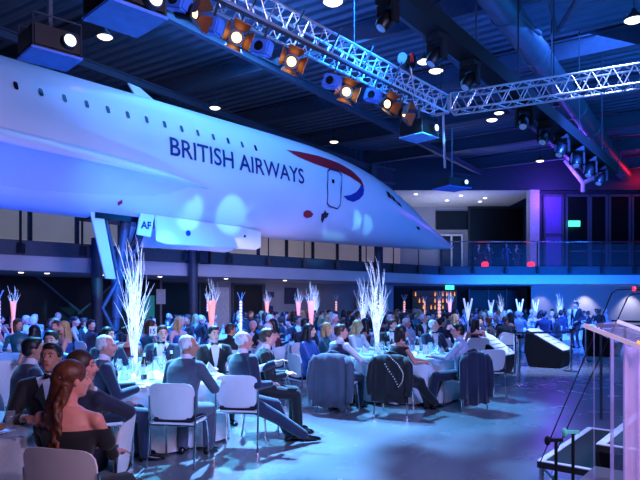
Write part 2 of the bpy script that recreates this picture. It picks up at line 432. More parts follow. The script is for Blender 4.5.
# ------------------------------------------------------------------ truss
def truss(pa, pb, s, label):
    t = thing('lighting_truss', label, 'truss', (0, 0, 0))
    d = (pb-pa); L = d.length; d = d.normalized(); uu = d.cross(V((0, 0, 1))).normalized(); vv = uu.cross(d).normalized()
    cs = [(uu*a+vv*b)*s/2 for a, b in ((-1, -1), (1, -1), (1, 1), (-1, 1))]
    for c in cs: obj('chord', vf_tube([pa+c, pb+c], .026, 8), M['alu'], t, smooth=True)
    n = int(L/(s*1.0)); parts = []
    for f_ in range(4):
        c0, c1 = cs[f_], cs[(f_+1) % 4]
        for k in range(n):
            a, b, m_ = pa+d*(L*k/n), pa+d*(L*(k+1)/n), pa+d*(L*(k+.5)/n)
            parts.append(vf_tube([a+c0, m_+c1], .013, 6)); parts.append(vf_tube([m_+c1, b+c0], .013, 6))
    obj('bracing', parts, M['alu'], t)
    for e in (pa, pb):
        obj('end_plate', [vf_beam(e+cs[i], e+cs[(i+1) % 4], .05, .05) for i in range(4)], M['alu'], t)
    return t
TC = W(441, 106, 15.5); TL = W(222, -6, 10.2); TR = W(640, 76, 13.5)
dl = (TL-TC); TL2 = TC+dl*1.7; TR2 = TC+(TR-TC)*1.5
truss(TC, TL2, .42, 'silver box truss running diagonally above the airliner nose')
truss(TC+(TR2-TC).normalized()*.3, TR2, .42, 'silver box truss running off to the right edge')
for P in (TC, TC.lerp(TL, .5), TC.lerp(TR, .6), TL):
    tag(obj('hoist_chain', vf_tube([P+V((0, 0, .2)), V((P.x, P.y, CH-.6))], .012, 6), M['dark_steel']), 'thin dark hoist chain holding up the silver truss', 'chain', 'hoist chains of the truss')

# stage lanterns (warm) on the truss
def lantern():
    t = thing('stage_lantern', 'x', 'stage light')
    obj('housing', [vf_tube([(0, .35, 0), (0, .3, 0), (0, 0, 0)], [.07, .13, .15], 14), vf_tube([(0, 0, 0), (0, -.06, 0)], [.16, .16], 14)], M['blackgloss'], t, smooth=True)
    obj('lens', vf_tube([(0, -.062, 0), (0, -.085, 0)], [.10, .05], 14), M['tungsten'], t, smooth=True)
    for a in range(4):
        Mx = Matrix.Rotation(a*pi/2, 4, 'Y')
        vs = [Mx @ V(q) for q in ((-.13, -.06, .15), (.13, -.06, .15), (.19, -.27, .27), (-.19, -.27, .27))]
        vs += [v+(Mx @ V((0, 0, .008))) for v in vs]
        obj('barn_door', (vs, [(0, 1, 2, 3), (7, 6, 5, 4), (0, 4, 5, 1), (1, 5, 6, 2), (2, 6, 7, 3), (3, 7, 4, 0)]), M['amberface'], t)
    obj('yoke', [vf_tube([(-.2, .1, 0), (-.2, .1, .3), (.2, .1, .3), (.2, .1, 0)], .015, 6), vf_tube([(0, .1, .3), (0, .1, .48)], .02, 6)], M['dark_steel'], t)
    return t
def moving_head():
    t = thing('moving_head_light', 'x', 'stage light')
    obj('base', vf_box(.36, .36, .16, (0, 0, -.08)), M['black'], t, bevel=.02)
    obj('yoke', [vf_box(.06, .2, .42, (-.19, 0, -.35)), vf_box(.06, .2, .42, (.19, 0, -.35)), vf_box(.44, .2, .06, (0, 0, -.17))], M['black'], t, bevel=.02)
    obj('head', [vf_tube([(0, .1, -.3), (0, .03, -.38), (-.05, -.08, -.55), (-.07, -.12, -.62)], [.1, .15, .15, .12], 14)], M['blackgloss'], t, smooth=True)
    obj('lens', vf_tube([(-.07, -.12, -.622), (-.074, -.128, -.635)], [.1, .06], 14), M['headlens'], t, smooth=True)
    return t
ln = lantern(); used = False
for i, (px, py, Y, rz, lab) in enumerate(((192, 13, 9.2, .5, 'warm stage lantern nearest the top left end of the truss row'), (236, 38, 10.0, -.5, 'second glowing lantern below the truss from the top left'),
        (291, 62, 10.8, -.6, 'third glowing lantern below the truss, amber side flap lit'), (346, 92, 12.2, -.7, 'dim copper lantern below the middle of the truss'),
        (386, 104, 13.2, -.3, 'lantern with bright yellow flaps near the truss corner'), (402, 113, 13.6, .3, 'small round bright lantern nearest the truss corner'))):
    o = ln if not used else dup(ln); used = True
    o.location = W(px, py, Y); o.rotation_euler = (R_(14), R_(18), rz+.9); o['label'] = lab; o.scale = (.82,)*3
    # pipe hanger up to truss
bars = thing('lantern_bar', 'dark pipe slung under the diagonal truss carrying the lanterns', 'lighting bar')
ba, bb = W(180, -4, 9.3)+V((0, .1, .25)), W(410, 98, 13.9)+V((0, .1, .1))
obj('pipe', vf_tube([ba, bb], .03, 8), M['dark_steel'], bars, smooth=True)
for k in range(6):
    c = ba.lerp(bb, (k+.3)/6); obj('hanger', vf_tube([c, c+V((.25, .1, .55))], .015, 6), M['dark_steel'], bars)
blub = thing('battery_flood', 'x', 'stage light')
obj('housing', [vf_box(.34, .22, .26)], M['bluepaint'], blub, bevel=.03); obj('lens', vf_tube([(0, -.11, 0), (0, -.125, 0)], .08, 12), M['dglass'], blub, smooth=True)
obj('bracket', vf_tube([(0, 0, .12), (0, 0, .35)], .02, 6), M['dark_steel'], blub)
for i, (px, py, Y, lab) in enumerate(((212, 26, 9.6, 'blue flood light box left of the second lantern'), (262, 48, 10.4, 'blue flood light box between the second and third lanterns'), (332, 82, 12, 'blue flood light box left of the dim copper lantern'), (178, 2, 9.1, 'blue flood light box at the top left end of the lanterns'), (373, 96, 13, 'blue flood light box left of the yellow flapped lantern'))):
    o = blub if i == 0 else dup(blub)
    o.location = W(px, py, Y); o['label'] = lab; o['group'] = 'blue flood boxes below the truss'; o.rotation_euler = (0, .3, -.4)
mh = moving_head(); ords = ['nearest', 'second nearest', 'third nearest', 'fourth', 'fifth', 'sixth', 'seventh', 'eighth', 'farthest']
for i, (px, py) in enumerate(((388, 6), (437, 46), (470, 68), (524, 108), (545, 124), (562, 137), (577, 149), (590, 158), (601, 165))):
    kx = (px-HX)/F; tt = (kx*q0.y-q0.x)/((q1.x-q0.x)-kx*(q1.y-q0.y)); bp_ = q0.lerp(q1, tt)
    o = mh if i == 0 else dup(mh)
    o.location = bp_-V((0, 0, .18)); o.rotation_euler = (0, 0, rnd.uniform(-1, .5)); o['label'] = '%s black moving head light along the dark beam' % ords[i]
    o.scale = (1.0,)*3; o['group'] = 'moving heads on the dark beam'
# small gadget above the truss
t = thing('camera_unit', 'small red and black camera unit perched above the truss', 'camera', W(410, 62, 14))
obj('housing', vf_box(.22, .3, .2), M['black'], t, bevel=.02); obj('lens', vf_tube([(-.2, -.1, .02), (-.2, -.25, .02)], .1, 14), mat('blue_lens', (80, 170, 255), .1, emit=(60, 150, 255), es=.8), t, smooth=True)
obj('side_cover', vf_box(.08, .2, .2, (.02, -.1, .03)), M['red'], t); obj('lamp', vf_box(.3, .1, .1, (.38, -.1, -.03)), M['lamp'], t, bevel=.02); obj('stem', vf_tube([(0, 0, -.1), (.12, 0, -.75)], .02, 6), M['alu'], t)
# high bay lamps
hb = thing('ceiling_lamp', 'x', 'ceiling lamp')
obj('shade', vf_lathe([(.05, .35), (.09, .25), (.28, 0), (.3, -.01)], 20, cap=False), M['dark_steel'], hb, smooth=True)
obj('diffuser', vf_lathe([(.27, .0), (.2, -.05), (.05, -.07)], 20), M['lamp'], hb, smooth=True)
obj('rod', vf_tube([(0, 0, .3), (0, 0, 1.2)], .015, 6), M['dark_steel'], hb)
for i, (px, py, Y, lab) in enumerate(((105, 37, 17, 'ceiling lamp glowing near the top left beyond the projector'), (215, 108, 24, 'ceiling lamp glowing just above the fuselage near the fin'), (334, 142, 30, 'ceiling lamp glowing above the red stripe'),
        (310, 151, 34, 'fainter ceiling lamp beside the one above the red stripe'), (424, 62, 19, 'ceiling lamp glowing over the truss between moving heads'), (492, 120, 24, 'ceiling lamp glowing under the right truss'), (499, 113, 27, 'small bluish ceiling lamp under the right truss'),
        (540, 161, 33, 'ceiling lamp glowing near the purple lit roof'), (600, 182, 38, 'ceiling lamp glowing above the exit sign'), (634, 20, 14, 'ceiling lamp at the top right corner'), (436, 71, 18, 'bluish ceiling lamp beside the second moving head'), (333, 2, 13, 'bluish ceiling lamp at the top edge'))):
    o = hb if i == 0 else dup(hb)
    o.location = W(px, py, Y); o['label'] = lab; o.scale = (.75,)*3
# projectors
def projector(loc, w, d, h, rz, label, pole=2, under=M['bluepaint']):
    t = thing('projector', label, 'projector', loc, rz)
    obj('body', vf_box(w, d, h, (0, 0, 0)), M['blackgloss'], t, bevel=.03)
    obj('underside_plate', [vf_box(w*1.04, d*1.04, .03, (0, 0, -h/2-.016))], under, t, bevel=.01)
    obj('lens', vf_tube([(w*.2, -d/2, 0), (w*.2, -d/2-.08, 0)], [.1, .09], 16), M['dark_steel'], t, smooth=True)
    obj('lens_glow', vf_tube([(w*.2, -d/2-.081, 0), (w*.2, -d/2-.09, 0)], [.075, .03], 16), M['lampblue'], t, smooth=True)
    obj('cage', [vf_tube([(sx*w*.48, sy*d*.48, -h/2), (sx*w*.48, sy*d*.48, h/2+.12)], .012, 6) for sx in (-1, 1) for sy in (-1, 1)]+[vf_tube([(-w*.48, sy*d*.48, h/2+.12), (w*.48, sy*d*.48, h/2+.12)], .012, 6) for sy in (-1, 1)], M['dark_steel'], t)
    obj('pole', vf_tube([(0, 0, h/2), (0, 0, pole)], .03, 8), M['slab'], t, smooth=True)
    return t
projector(W(50, 46, 8), .62, .55, .3, .75, 'boxy projector with bright lens hanging above the fuselage on the left', 1.6)
projector(W(452, 184, 22), 1.0, .9, .3, .5, 'projector with bright lens hanging in front of the airliner nose', 2.0)
tag_ = projector(W(125, 7, 6.2), .6, .6, .2, .78, 'square blue-bottomed projector cut by the top edge', 1.2)
projector(W(419, 130, 15), .68, .68, .35, .78, 'blue-bottomed projector hanging below the truss corner', .8, mat('lit_blue_panel', (110, 180, 240), .5))  # paler blue than the other undersides: light on it put into the colour
tag(obj('hanging_cable', vf_tube([W(443, 112, 15.5), W(444, 140, 15.5), W(445, 168, 15.6)], .03, 8), M['alu'], smooth=True), 'short silver cable dangling from the truss corner', 'cable')


# =================================================================== AIRLINER
tha = math.atan(532/F); ad = V((sin(tha), cos(tha), 0)); an = V((cos(tha), -sin(tha), 0))
AP0 = V((X_(15, 15), 15, 0))-an*1.3                 # axis at the rearmost visible porthole
air = thing('airliner', 'long white supersonic airliner hung nose-right across the hall, nose undercarriage down', 'aircraft', AP0)
air.rotation_euler = (0, 0, 0)
AM = Matrix(((ad.x, an.x, 0, 0), (ad.y, an.y, 0, 0), (0, 0, 1, 0), (0, 0, 0, 1)))   # (s, n, z) -> offset from AP0
SEC = [(-26, 6.03, 1.5, 1.93), (9.5, 6.03, 1.5, 1.93), (11.5, 6.03, 1.48, 1.91), (13, 6.01, 1.44, 1.84), (14.5, 5.94, 1.37, 1.74), (15.8, 5.84, 1.27, 1.61), (17, 5.71, 1.15, 1.45), (18.1, 5.56, 1.01, 1.26),
       (19.2, 5.38, .86, 1.05), (20.3, 5.20, .69, .83), (21.4, 5.03, .50, .61), (22.5, 4.88, .32, .38), (23.5, 4.76, .15, .17), (24.1, 4.70, .03, .03)]
SA = np.array(SEC)
def sec(s):
    # smooth interpolation
    k = np.searchsorted(SA[:, 0], s)-1; k = max(0, min(len(SA)-2, k))
    return [float(np.interp(s, SA[:, 0], SA[:, j])) for j in (1, 2, 3)]
def surf(s, z, off=0.0):
    """point on the near flank at station s and height z"""
    zc, a, b = sec(s); q = max(-1, min(1, (z-zc)/b)); c = math.sqrt(1-q*q)
    nn = V((0, c/a, q/b)).normalized()
    return V((s, a*c, z))+nn*off
rings = []
st = list(np.arange(-12, 9.5, 1.2))+list(np.arange(9.5, 24.0, .35))+[24.0, 24.1]
for s in st:
    zc, a, b = sec(s); rings.append((V((s, 0, zc)), V((0, a, 0)), V((0, 0, b))))
vs, fs = vf_rings(rings, 64)
obj('fuselage', ([AM @ v for v in vs], fs), M['air'], air, smooth='all')
# wing glove: leading edge grows out of the flank
def wing(side):
    n_s = 40; vs = []; fs = []; K = 12
    for i in range(n_s):
        t_ = i/(n_s-1); s = 5.9-t_*18
        w = 1.5*.93+ .62*(1-math.exp(-max(0, 5.9-s)*.45))+.16*max(0, 5.9-s)*(.35+.65*min(1, max(0, -s)/8))
        th = .04+.40*(1-math.exp(-max(0, 5.9-s)*.35))
        zle = 5.22
        # profile: top root -> leading edge -> bottom -> belly
        prof = [(1.15, zle+.16+th*1.0+.25*min(1, (5.9-s)/3)), (1.15+(w-1.15)*.55, zle+th*.95), (w-.12, zle+th*.8), (w-.02, zle+th*.5), (w, zle+th*.2), (w-.04, zle), (w-.25, zle-.04), (1.15+(w-1.15)*.4, zle-.28*min(1, (5.9-s)/4)), (1.05, 4.72-.1*min(1, (5.9-s)/5)), (.7, 4.32), (.3, 4.14), (0, 4.09)]
        for n_, z in prof: vs.append(AM @ V((s, side*n_, z)))
    for i in range(n_s-1):
        for k in range(K-1):
            a = i*K+k; fs.append((a, a+1, a+1+K, a+K))
    fs.append(tuple(range(K))); fs.append(tuple(range((n_s-1)*K+K-1, (n_s-1)*K-1, -1)))
    return obj('wing', (vs, fs), M['air'], air, smooth=True)
wing(1); wing(-1)
# dark slot at the wing root
def flank_patch(name, s0, s1, z0, z1, m_, off=.012, t_=.012, ns=6, nz=6, rnd_=0):
    vs = []; fs = []
    for i in range(ns+1):
        for k in range(nz+1):
            a, b = i/ns*2-1, k/nz*2-1
            if rnd_:   # superellipse mapping for rounded corners
                rr = max(abs(a), abs(b)); l = (abs(a)**4+abs(b)**4)**.25 or 1; f_ = rr/l; a *= f_; b *= f_
            s = (s0+s1)/2+a*(s1-s0)/2; z = (z0+z1)/2+b*(z1-z0)/2
            vs.append(AM @ surf(s, z, off))
    for i in range(ns):
        for k in range(nz):
            p = i*(nz+1)+k; fs.append((p, p+nz+1, p+nz+2, p+1))
    return obj(name, (vs, fs), m_, air, smooth='all')
obj('wing_root_slot', vf_prism([(0, 0)], 0, 0) if False else ([AM @ V(q) for q in ((3.1, 1.62, 5.38), (5.0, 1.53, 5.29), (5.0, 1.53, 5.21), (3.1, 1.66, 5.2), (3.1, 1.3, 5.38), (5.0, 1.3, 5.29), (5.0, 1.3, 5.21), (3.1, 1.3, 5.2))],
    [(0, 1, 2, 3), (4, 5, 6, 7), (0, 1, 5, 4), (3, 2, 6, 7), (0, 3, 7, 4), (1, 2, 6, 5)]), M['winblack'], air)
# portholes
PITCH = .61
for t_ in range(-1, 14):
    flank_patch('porthole', t_*PITCH-.055, t_*PITCH+.055, 6.79, 7.0, M['winblack'], rnd_=1)
# projected shapes: a point of the picture -> nearest hit with the flank
def hit(px, py):
    D = V(((px-HX)/F, 1, (HY-py)/F)); best = None; Y = 10.0
    while Y < 34:
        P = V((D.x*Y, Y, CZ+D.z*Y))-AP0; s, n_ = P.dot(ad), P.dot(an)
        zc, a, b = sec(s)
        if s < 24 and (n_/a)**2+((P.z-zc)/b)**2 <= 1: return s, P.z
        Y += .01
    return None
def decal(name, poly, m_, off=.014, step=.12, par=air):
    """flat outline in (s,z) laid onto the flank, cut finely so that it follows the curve"""
    bm = bmesh.new(); f = bm.faces.new([bm.verts.new((p[0], p[1], 0)) for p in poly])
    bmesh.ops.triangulate(bm, faces=[f]); return _wrap(bm, name, m_, off, step, par)
def _wrap(bm, name, m_, off, step, par):
    xs = [v.co.x for v in bm.verts]; ys = [v.co.y for v in bm.verts]
    for ax, lo, hi in ((0, min(xs), max(xs)), (1, min(ys), max(ys))):
        k = lo+step
        while k < hi:
            co = (k, 0, 0) if ax == 0 else (0, k, 0); no = (1, 0, 0) if ax == 0 else (0, 1, 0)
            bmesh.ops.bisect_plane(bm, geom=list(bm.verts)+list(bm.edges)+list(bm.faces), plane_co=co, plane_no=no); k += step
    for v in bm.verts: v.co = AM @ surf(v.co.x, v.co.y, off)
    bmesh.ops.recalc_face_normals(bm, faces=bm.faces)
    me = bpy.data.meshes.new(name); bm.to_mesh(me); bm.free(); me.materials.append(m_)
    me.polygons.foreach_set('use_smooth', [True]*len(me.polygons))
    return link(name, me, par)
# lettering
def text_bm(body, size, extrude=0, offset=0.0, spacing=1.0):
    cu = bpy.data.curves.new('txt', 'FONT'); cu.body = body; cu.size = size; cu.offset = offset; cu.space_character = spacing; cu.extrude = extrude
    cu.resolution_u = 4
    o = bpy.data.objects.new('txt', cu); COL.objects.link(o); bpy.context.view_layer.update()
    me = bpy.data.meshes.new_from_object(o.evaluated_get(bpy.context.evaluated_depsgraph_get()))
    bm = bmesh.new(); bm.from_mesh(me); bpy.data.objects.remove(o); bpy.data.curves.remove(cu)
    return bm
bm = text_bm('BRITISH AIRWAYS', 1.0, offset=.012)
xs = [v.co.x for v in bm.verts]; ys = [v.co.y for v in bm.verts]
s0, z0 = hit(170, 158)[0], 5.98; s1 = hit(304, 180)[0]
for v in bm.verts:
    v.co.x = s0+(v.co.x-min(xs))/(max(xs)-min(xs))*(s1-s0); v.co.y = z0+(v.co.y-min(ys))/(max(ys)-min(ys))*.56
bmesh.ops.triangulate(bm, faces=bm.faces)
_wrap(bm, 'lettering', M['navyletter'], .014, .12, air)
# ribbon mark: red upper sweep, blue tip
def pp(lst): return [hit(*p) for p in lst]
decal('red_ribbon', pp([(286, 150), (300, 152), (318, 156), (338, 163), (352, 171), (361, 180), (364, 188), (359, 183), (350, 177), (340, 172), (326, 168), (312, 163), (298, 157)]), M['red'])
decal('blue_ribbon', pp([(361, 184), (364, 189), (363, 195), (359, 199.5), (353, 202), (347, 200), (343, 196), (350, 195), (356, 192), (359.5, 187.5)]), M['blue'])
# passenger door outline
def outline(name, pts, w, m_):
    n = len(pts); c = V((sum(p[0] for p in pts)/n, sum(p[1] for p in pts)/n)); bm = bmesh.new(); o = []; i_ = []
    for p in pts:
        q = V((p[0], p[1])); d = (q-c); k = 1-w/d.length
        o.append(bm.verts.new((q.x, q.y, 0))); r = c+d*k; i_.append(bm.verts.new((r.x, r.y, 0)))
    for k in range(n): bm.faces.new((o[k], o[(k+1) % n], i_[(k+1) % n], i_[k]))
    return _wrap(bm, name, m_, .018, .2, air)
outline('door_outline', pp([(327, 171), (329, 168.5), (338, 171), (341.5, 175), (341, 192), (340, 206), (337, 209.5), (329, 207), (326.5, 204), (326.5, 186)]), .06, M['navyletter'])
decal('door_window', pp([(331.5, 179), (334, 180), (334, 183.5), (331.5, 183)]), M['winblack'], .02)
decal('crest', pp([(303, 212), (306, 210), (310, 210.5), (313, 214), (311, 217), (306, 218), (303, 216)]), M['red'], .02)
decal('emblem', pp([(321, 214), (323.5, 212.5), (324.5, 209.5), (326, 212.5), (328.5, 213), (327, 217), (324, 218.5), (322, 223), (320.5, 220)]), mat('dark_emblem', (60, 24, 50), .5), .02)
decal('tail_marking', pp([(117, 202), (122, 199), (122, 203), (118, 205.5)]), M['red'], .02) if hit(117, 202) else None
# cockpit glazing and visor
for a, b, c, d in (((385.5, 191), (389, 193), (391.5, 199), (388, 197)), ((390, 194), (394, 198), (396.5, 203), (392.5, 200)), ((396, 200.5), (400.5, 205), (402, 207.5), (397.5, 204.5))):
    h = [hit(*p) for p in (a, b, c, d)]
    if all(h): decal('cockpit_window', h, M['winblack'], .02)
decal('nose_marking', pp([(416, 226), (419, 227.5), (419.5, 230), (417, 229)]), M['winblack'], .02)
# antenna fin on the crown
zc, a, b = sec(5.0)
fin = [(4.2, 0, zc+b-.03), (5.0, 0, zc+b-.03), (4.3, 0, zc+b+.32), (3.9, 0, zc+b+.36)]
obj('antenna_fin', ([AM @ (V(p)+V((0, q, 0))) for q in (-.03, .03) for p in fin], [(0, 1, 2, 3), (7, 6, 5, 4), (0, 4, 5, 1), (1, 5, 6, 2), (2, 6, 7, 3), (3, 7, 4, 0)]), M['air'], air)
# long forward undercarriage doors
for sd in (1, -1):
    g = []
    prof = [(0, .0, 4.35), (0, -.0, 3.5), (6.8-2.6, 0, 3.5)]
    s0_, s1_ = 4.35, 8.75
    pts = [(s0_, 4.3), (s0_+.05, 3.52), (s0_+.4, 3.45), (s1_-.25, 3.52), (s1_, 3.62), (s1_, 4.18), (s1_-.9, 4.26)]
    vs = [AM @ V((p[0], sd*(.72)+q, p[1])) for q in (-.05, .05) for p in pts]; n = len(pts)
    gd = obj('undercarriage_door', (vs, [tuple(range(n)), tuple(range(2*n-1, n-1, -1))]+[(i, (i+1) % n, (i+1) % n+n, i+n) for i in range(n)]), M['air'], air, bevel=.025)
    if sd == 1:
        c = V((5.55, .78, 3.85)); obj('vent_port', vf_tube([AM @ c, AM @ (c+V((0, .02, 0)))], .09, 16), M['blue'], gd)
        c = V((7.95, .78, 3.95)); obj('latch', vf_tube([AM @ c, AM @ (c+V((0, .02, 0)))], .045, 12), M['winblack'], gd)
# small lettered door
pts = [(3.85, 4.3), (3.72, 3.66), (4.2, 3.62), (4.34, 4.3)]
vs = [AM @ V((p[0], .72+q, p[1])) for q in (-.03, .03) for p in pts]
ld = obj('undercarriage_door', (vs, [(0, 1, 2, 3), (7, 6, 5, 4), (0, 4, 5, 1), (1, 5, 6, 2), (2, 6, 7, 3), (3, 7, 4, 0)]), M['air'], air, bevel=.01)
bm = text_bm('AF', .3, offset=.01); xs = [v.co.x for v in bm.verts]
for v in bm.verts: v.co = AM @ V((3.85+(v.co.x-min(xs)), .76, 3.86+v.co.y))
me = bpy.data.meshes.new('lettering'); bm.to_mesh(me); bm.free(); me.materials.append(M['navyletter']); link('lettering', me, ld)
# nose gear
def A(s, n_, z): return AM @ V((s, n_, z))
gs = 3.75
obj('gear_leg', [vf_tube([A(gs+.1, 0, 4.3), A(gs-.15, 0, 2.6), A(gs-.3, 0, .55)], [.17, .14, .10], 14), vf_tube([A(gs-.22, 0, 2.6), A(gs-.25, 0, 1.2)], [.17, .15], 14), vf_tube([A(gs-.2, .1, 2.4), A(gs-.75, .1, 1.5), A(gs-.32, .1, .7)], .06, 10)], M['slab'], air, smooth=True)
obj('gear_strut', [vf_tube([A(gs-.75, .22*k, 4.25), A(gs-.2, .1*k, 2.2)], .06, 10) for k in (-1, 1)]+[vf_tube([A(gs+.75, .2*k, 4.25), A(gs+.0, .08*k, 2.5)], .07, 10) for k in (-1, 1)]+[vf_tube([A(gs-.45, -.3, 3.2), A(gs+.3, .3, 3.2)], .03, 8)], M['slab'], air, smooth=True)
obj('gear_bay', [vf_box(2.6, 1.0, .3)], M['winblack'], air).matrix_local = Matrix.Translation(AM @ V((gs+.1, 0, 4.2))) @ Matrix.Rotation(pi/2-tha, 4, 'Z')
pts = [(gs-1.35, 4.25, .45), (gs-.95, 4.25, .45), (gs-.45, 2.35, .3), (gs-.78, 2.35, .3)]
vs = [A(p[0], p[2]+q, p[1]) for q in (-.03, .03) for p in pts]
obj('undercarriage_door', (vs, [(0, 1, 2, 3), (7, 6, 5, 4), (0, 4, 5, 1), (1, 5, 6, 2), (2, 6, 7, 3), (3, 7, 4, 0)]), M['air'], air, bevel=.01)
obj('gear_axle', vf_tube([A(gs-.3, -.45, .42), A(gs-.3, .45, .42)], .06, 10), M['alu'], air, smooth=True)
for k in (-1, 1):
    w_ = obj('wheel', vf_tube([A(gs-.3, k*.33-.12, .42), A(gs-.3, k*.33-.1, .42), A(gs-.3, k*.33+.1, .42), A(gs-.3, k*.33+.12, .42)], [.36, .42, .42, .36], 24), M['tyre'], air, smooth=True)
    obj('wheel_hub', vf_tube([A(gs-.3, k*.33-.13, .42), A(gs-.3, k*.33+.13, .42)], .18, 16), M['alu'], w_, smooth=True)

# =================================================================== FURNITURE
def make_chair():
    t = thing('dining_chair', 'x', 'chair')
    # curved shell back
    vs = []; fs = []; nx, nz = 10, 8
    for sgn in (0, 1):
        for k in range(nz+1):
            for i in range(nx+1):
                a, b = i/nx*2-1, k/nz*2-1
                l = (abs(a)**5+abs(b)**5)**.2 or 1; f_ = max(abs(a), abs(b))/l; aa, bb = a*f_, b*f_
                x = aa*(.235+.012*bb); z = .665+bb*.185
                y = -.2-.05*(z-.5)/.35+.035*aa*aa-.012*sgn
                vs.append(V((x, y, z)))
    Nn = (nx+1)*(nz+1)
    for sgn in (0, 1):
        for k in range(nz):
            for i in range(nx):
                a = sgn*Nn+k*(nx+1)+i; q = (a, a+1, a+nx+2, a+nx+1); fs.append(q if sgn else q[::-1])
    for i in range(nx):
        for base in (0, nz*(nx+1)): fs.append((base+i, base+i+1, base+i+1+Nn, base+i+Nn))
    for k in range(nz):
        for base in (0, nx): a = base+k*(nx+1); fs.append((a, a+nx+1, a+nx+1+Nn, a+Nn))
    obj('backrest', (vs, fs), M['chairwhite'], t, smooth=True)
    obj('seat', [vf_box(.45, .42, .03, (0, .0, .435))], M['chairwhite'], t, bevel=.012)
    obj('seat_pad', [vf_box(.43, .42, .05, (0, -.005, .474))], M['pad'], t, bevel=.02)
    for sx in (-1, 1):
        obj('leg', vf_tube([(sx*.225, .16, .43), (sx*.235, .19, .2), (sx*.24, .21, 0)], .011, 8), M['chrome'], t, smooth=True)
        obj('leg', vf_tube([(sx*.243, -.205, .72), (sx*.243, -.195, .45), (sx*.245, -.22, .2), (sx*.25, -.25, 0)], .011, 8), M['chrome'], t, smooth=True)
    for yy in (.15, -.2): obj('frame_rail', vf_tube([(-.238, yy, .42), (.238, yy, .42)], .009, 6), M['chrome'], t, smooth=True)
    return t
chair0 = make_chair()
CH_ALL = []
def lowmesh(root, name):
    """one joined mesh of a built thing, for copies far away"""
    bm = bmesh.new(); mats = []
    for c in KIDS(root):
        me = c.data.copy()
        for k, m_ in enumerate(me.materials):
            if m_ not in mats: mats.append(m_)
        idx = [mats.index(m_) for m_ in me.materials]
        for p in me.polygons: p.material_index = idx[p.material_index]
        bm.from_mesh(me); bpy.data.meshes.remove(me)
    me = bpy.data.meshes.new(name); bm.to_mesh(me); bm.free()
    for m_ in mats: me.materials.append(m_)
    return me
farchair = lowmesh(chair0, 'far_chair')
_c0 = [True]
def place_chair(x, y, rz, label, group=None):
    if _c0[0]:
        _c0[0] = False; chair0.location = (x, y, 0); chair0.rotation_euler = (0, 0, rz); chair0['label'] = label; o = chair0
        if group: o['group'] = group
    else: o = dup(chair0, (x, y, 0), rz, label, group)
    return o

def cloth_mesh(r=.9, seed=0):
    rr = random.Random(seed); vs = []; fs = []; n = 96; ph = rr.random()*6
    prof = [(0, .745), (.4, .745), (.8, .745), (.88, .744), (.905, .735), (.915, .7), (.92, .5), (.93, .25), (.94, .02)]
    for i, (q, z) in enumerate(prof):
        for k in range(n):
            a = 2*pi*k/n; w = 0
            if i > 4: w = (i-4)/4*.045*(sin(13*a+ph)+.5*sin(21*a+ph*2))
            R = (q+w)*r/.9; vs.append(V((R*cos(a), R*sin(a), z)))
    for i in range(len(prof)-1):
        for k in range(n):
            a = i*n+k; b = i*n+(k+1) % n; fs.append((a, b, b+n, a+n))
    return mesh('tablecloth', [(vs, fs)], M['cloth'], 'all')
CL = [cloth_mesh(.9, 1), cloth_mesh(.9, 2)]
tabme = mesh('table', [vf_lathe([(.02, .72), (.86, .72), (.86, .738), (.02, .738)], 40), vf_tube([(0, 0, .02), (0, 0, .72)], .04, 10), vf_lathe([(.3, 0), (.28, .02), (.04, .03)], 20)], M['barwood'])
def table(x, y, label, group=None, near=False):
    t = link('round_table', tabme, None, (x, y, 0)); tag(t, 'round folding banquet table hidden under the cloth: '+label.split(' cloth')[0]+' cloth', 'table', group and 'round tables under cloths')
    t['label'] = 'round banquet table '+label.replace('white cloth on the', 'beneath the cloth of the') if not group else 'round banquet table beneath a floor-length white cloth in the crowd'
    c = link('tablecloth', CL[rnd.randrange(2)], None, (x, y, 0.003), rnd.random()*6); tag(c, label, 'tablecloth', group)
    return c
# ---- small ware
glass_me = mesh('wine_glass', vf_lathe([(.034, 0), (.03, .004), (.005, .008), (.004, .08), (.02, .1), (.036, .13), (.038, .16), (.032, .2)], 14), M['glass'], 'all')
tumb_me = mesh('tumbler', vf_lathe([(.03, 0), (.033, .02), (.036, .1)], 14), M['glass'], 'all')
plate_me = mesh('plate', vf_lathe([(.06, 0), (.08, .006), (.125, .016), (.122, .02), (.078, .01), (.001, .008)], 28), M['plate'], 'all')
winebottle_me = mesh('wine_bottle', [vf_lathe([(.034, 0), (.038, .01), (.038, .19), (.015, .24), (.014, .3)], 16), (*vf_lathe([(.016, .27), (.016, .31)], 12), 1), (*vf_lathe([(.0385, .06), (.0385, .15)], 16), 1)], [mat('dark_green_bottle', (20, 40, 30), .12), M['card']], 'all')
water_me = mesh('water_bottle', [vf_lathe([(.036, 0), (.04, .01), (.04, .17), (.016, .23), (.015, .27)], 16), (*vf_lathe([(.018, .26), (.018, .285)], 12), 1)], [M['glass'], M['blue']], 'all')
napkin_me = mesh('napkin', [([V((-.11, -.08, 0)), V((.11, -.08, 0)), V((0, .09, 0)), V((0, -.01, .15)), V((0, .0, .0))], [(0, 1, 3), (1, 2, 3), (2, 0, 3), (0, 2, 1)])], M['cloth'])
menu_me = mesh('menu_card', [([V((-.06, -.05, 0)), V((.06, -.05, 0)), V((.06, 0, .16)), V((-.06, 0, .16)), V((-.06, .05, 0)), V((.06, .05, 0))], [(0, 1, 2, 3), (3, 2, 5, 4), (0, 3, 4), (1, 5, 2)])], M['card'])
candle_me = mesh('tealight', [vf_lathe([(.03, 0), (.034, .06)], 14), (*vf_lathe([(.02, .01), (.02, .03), (.004, .05)], 10), 1)], [M['glass'], M['tungsten']], 'all')
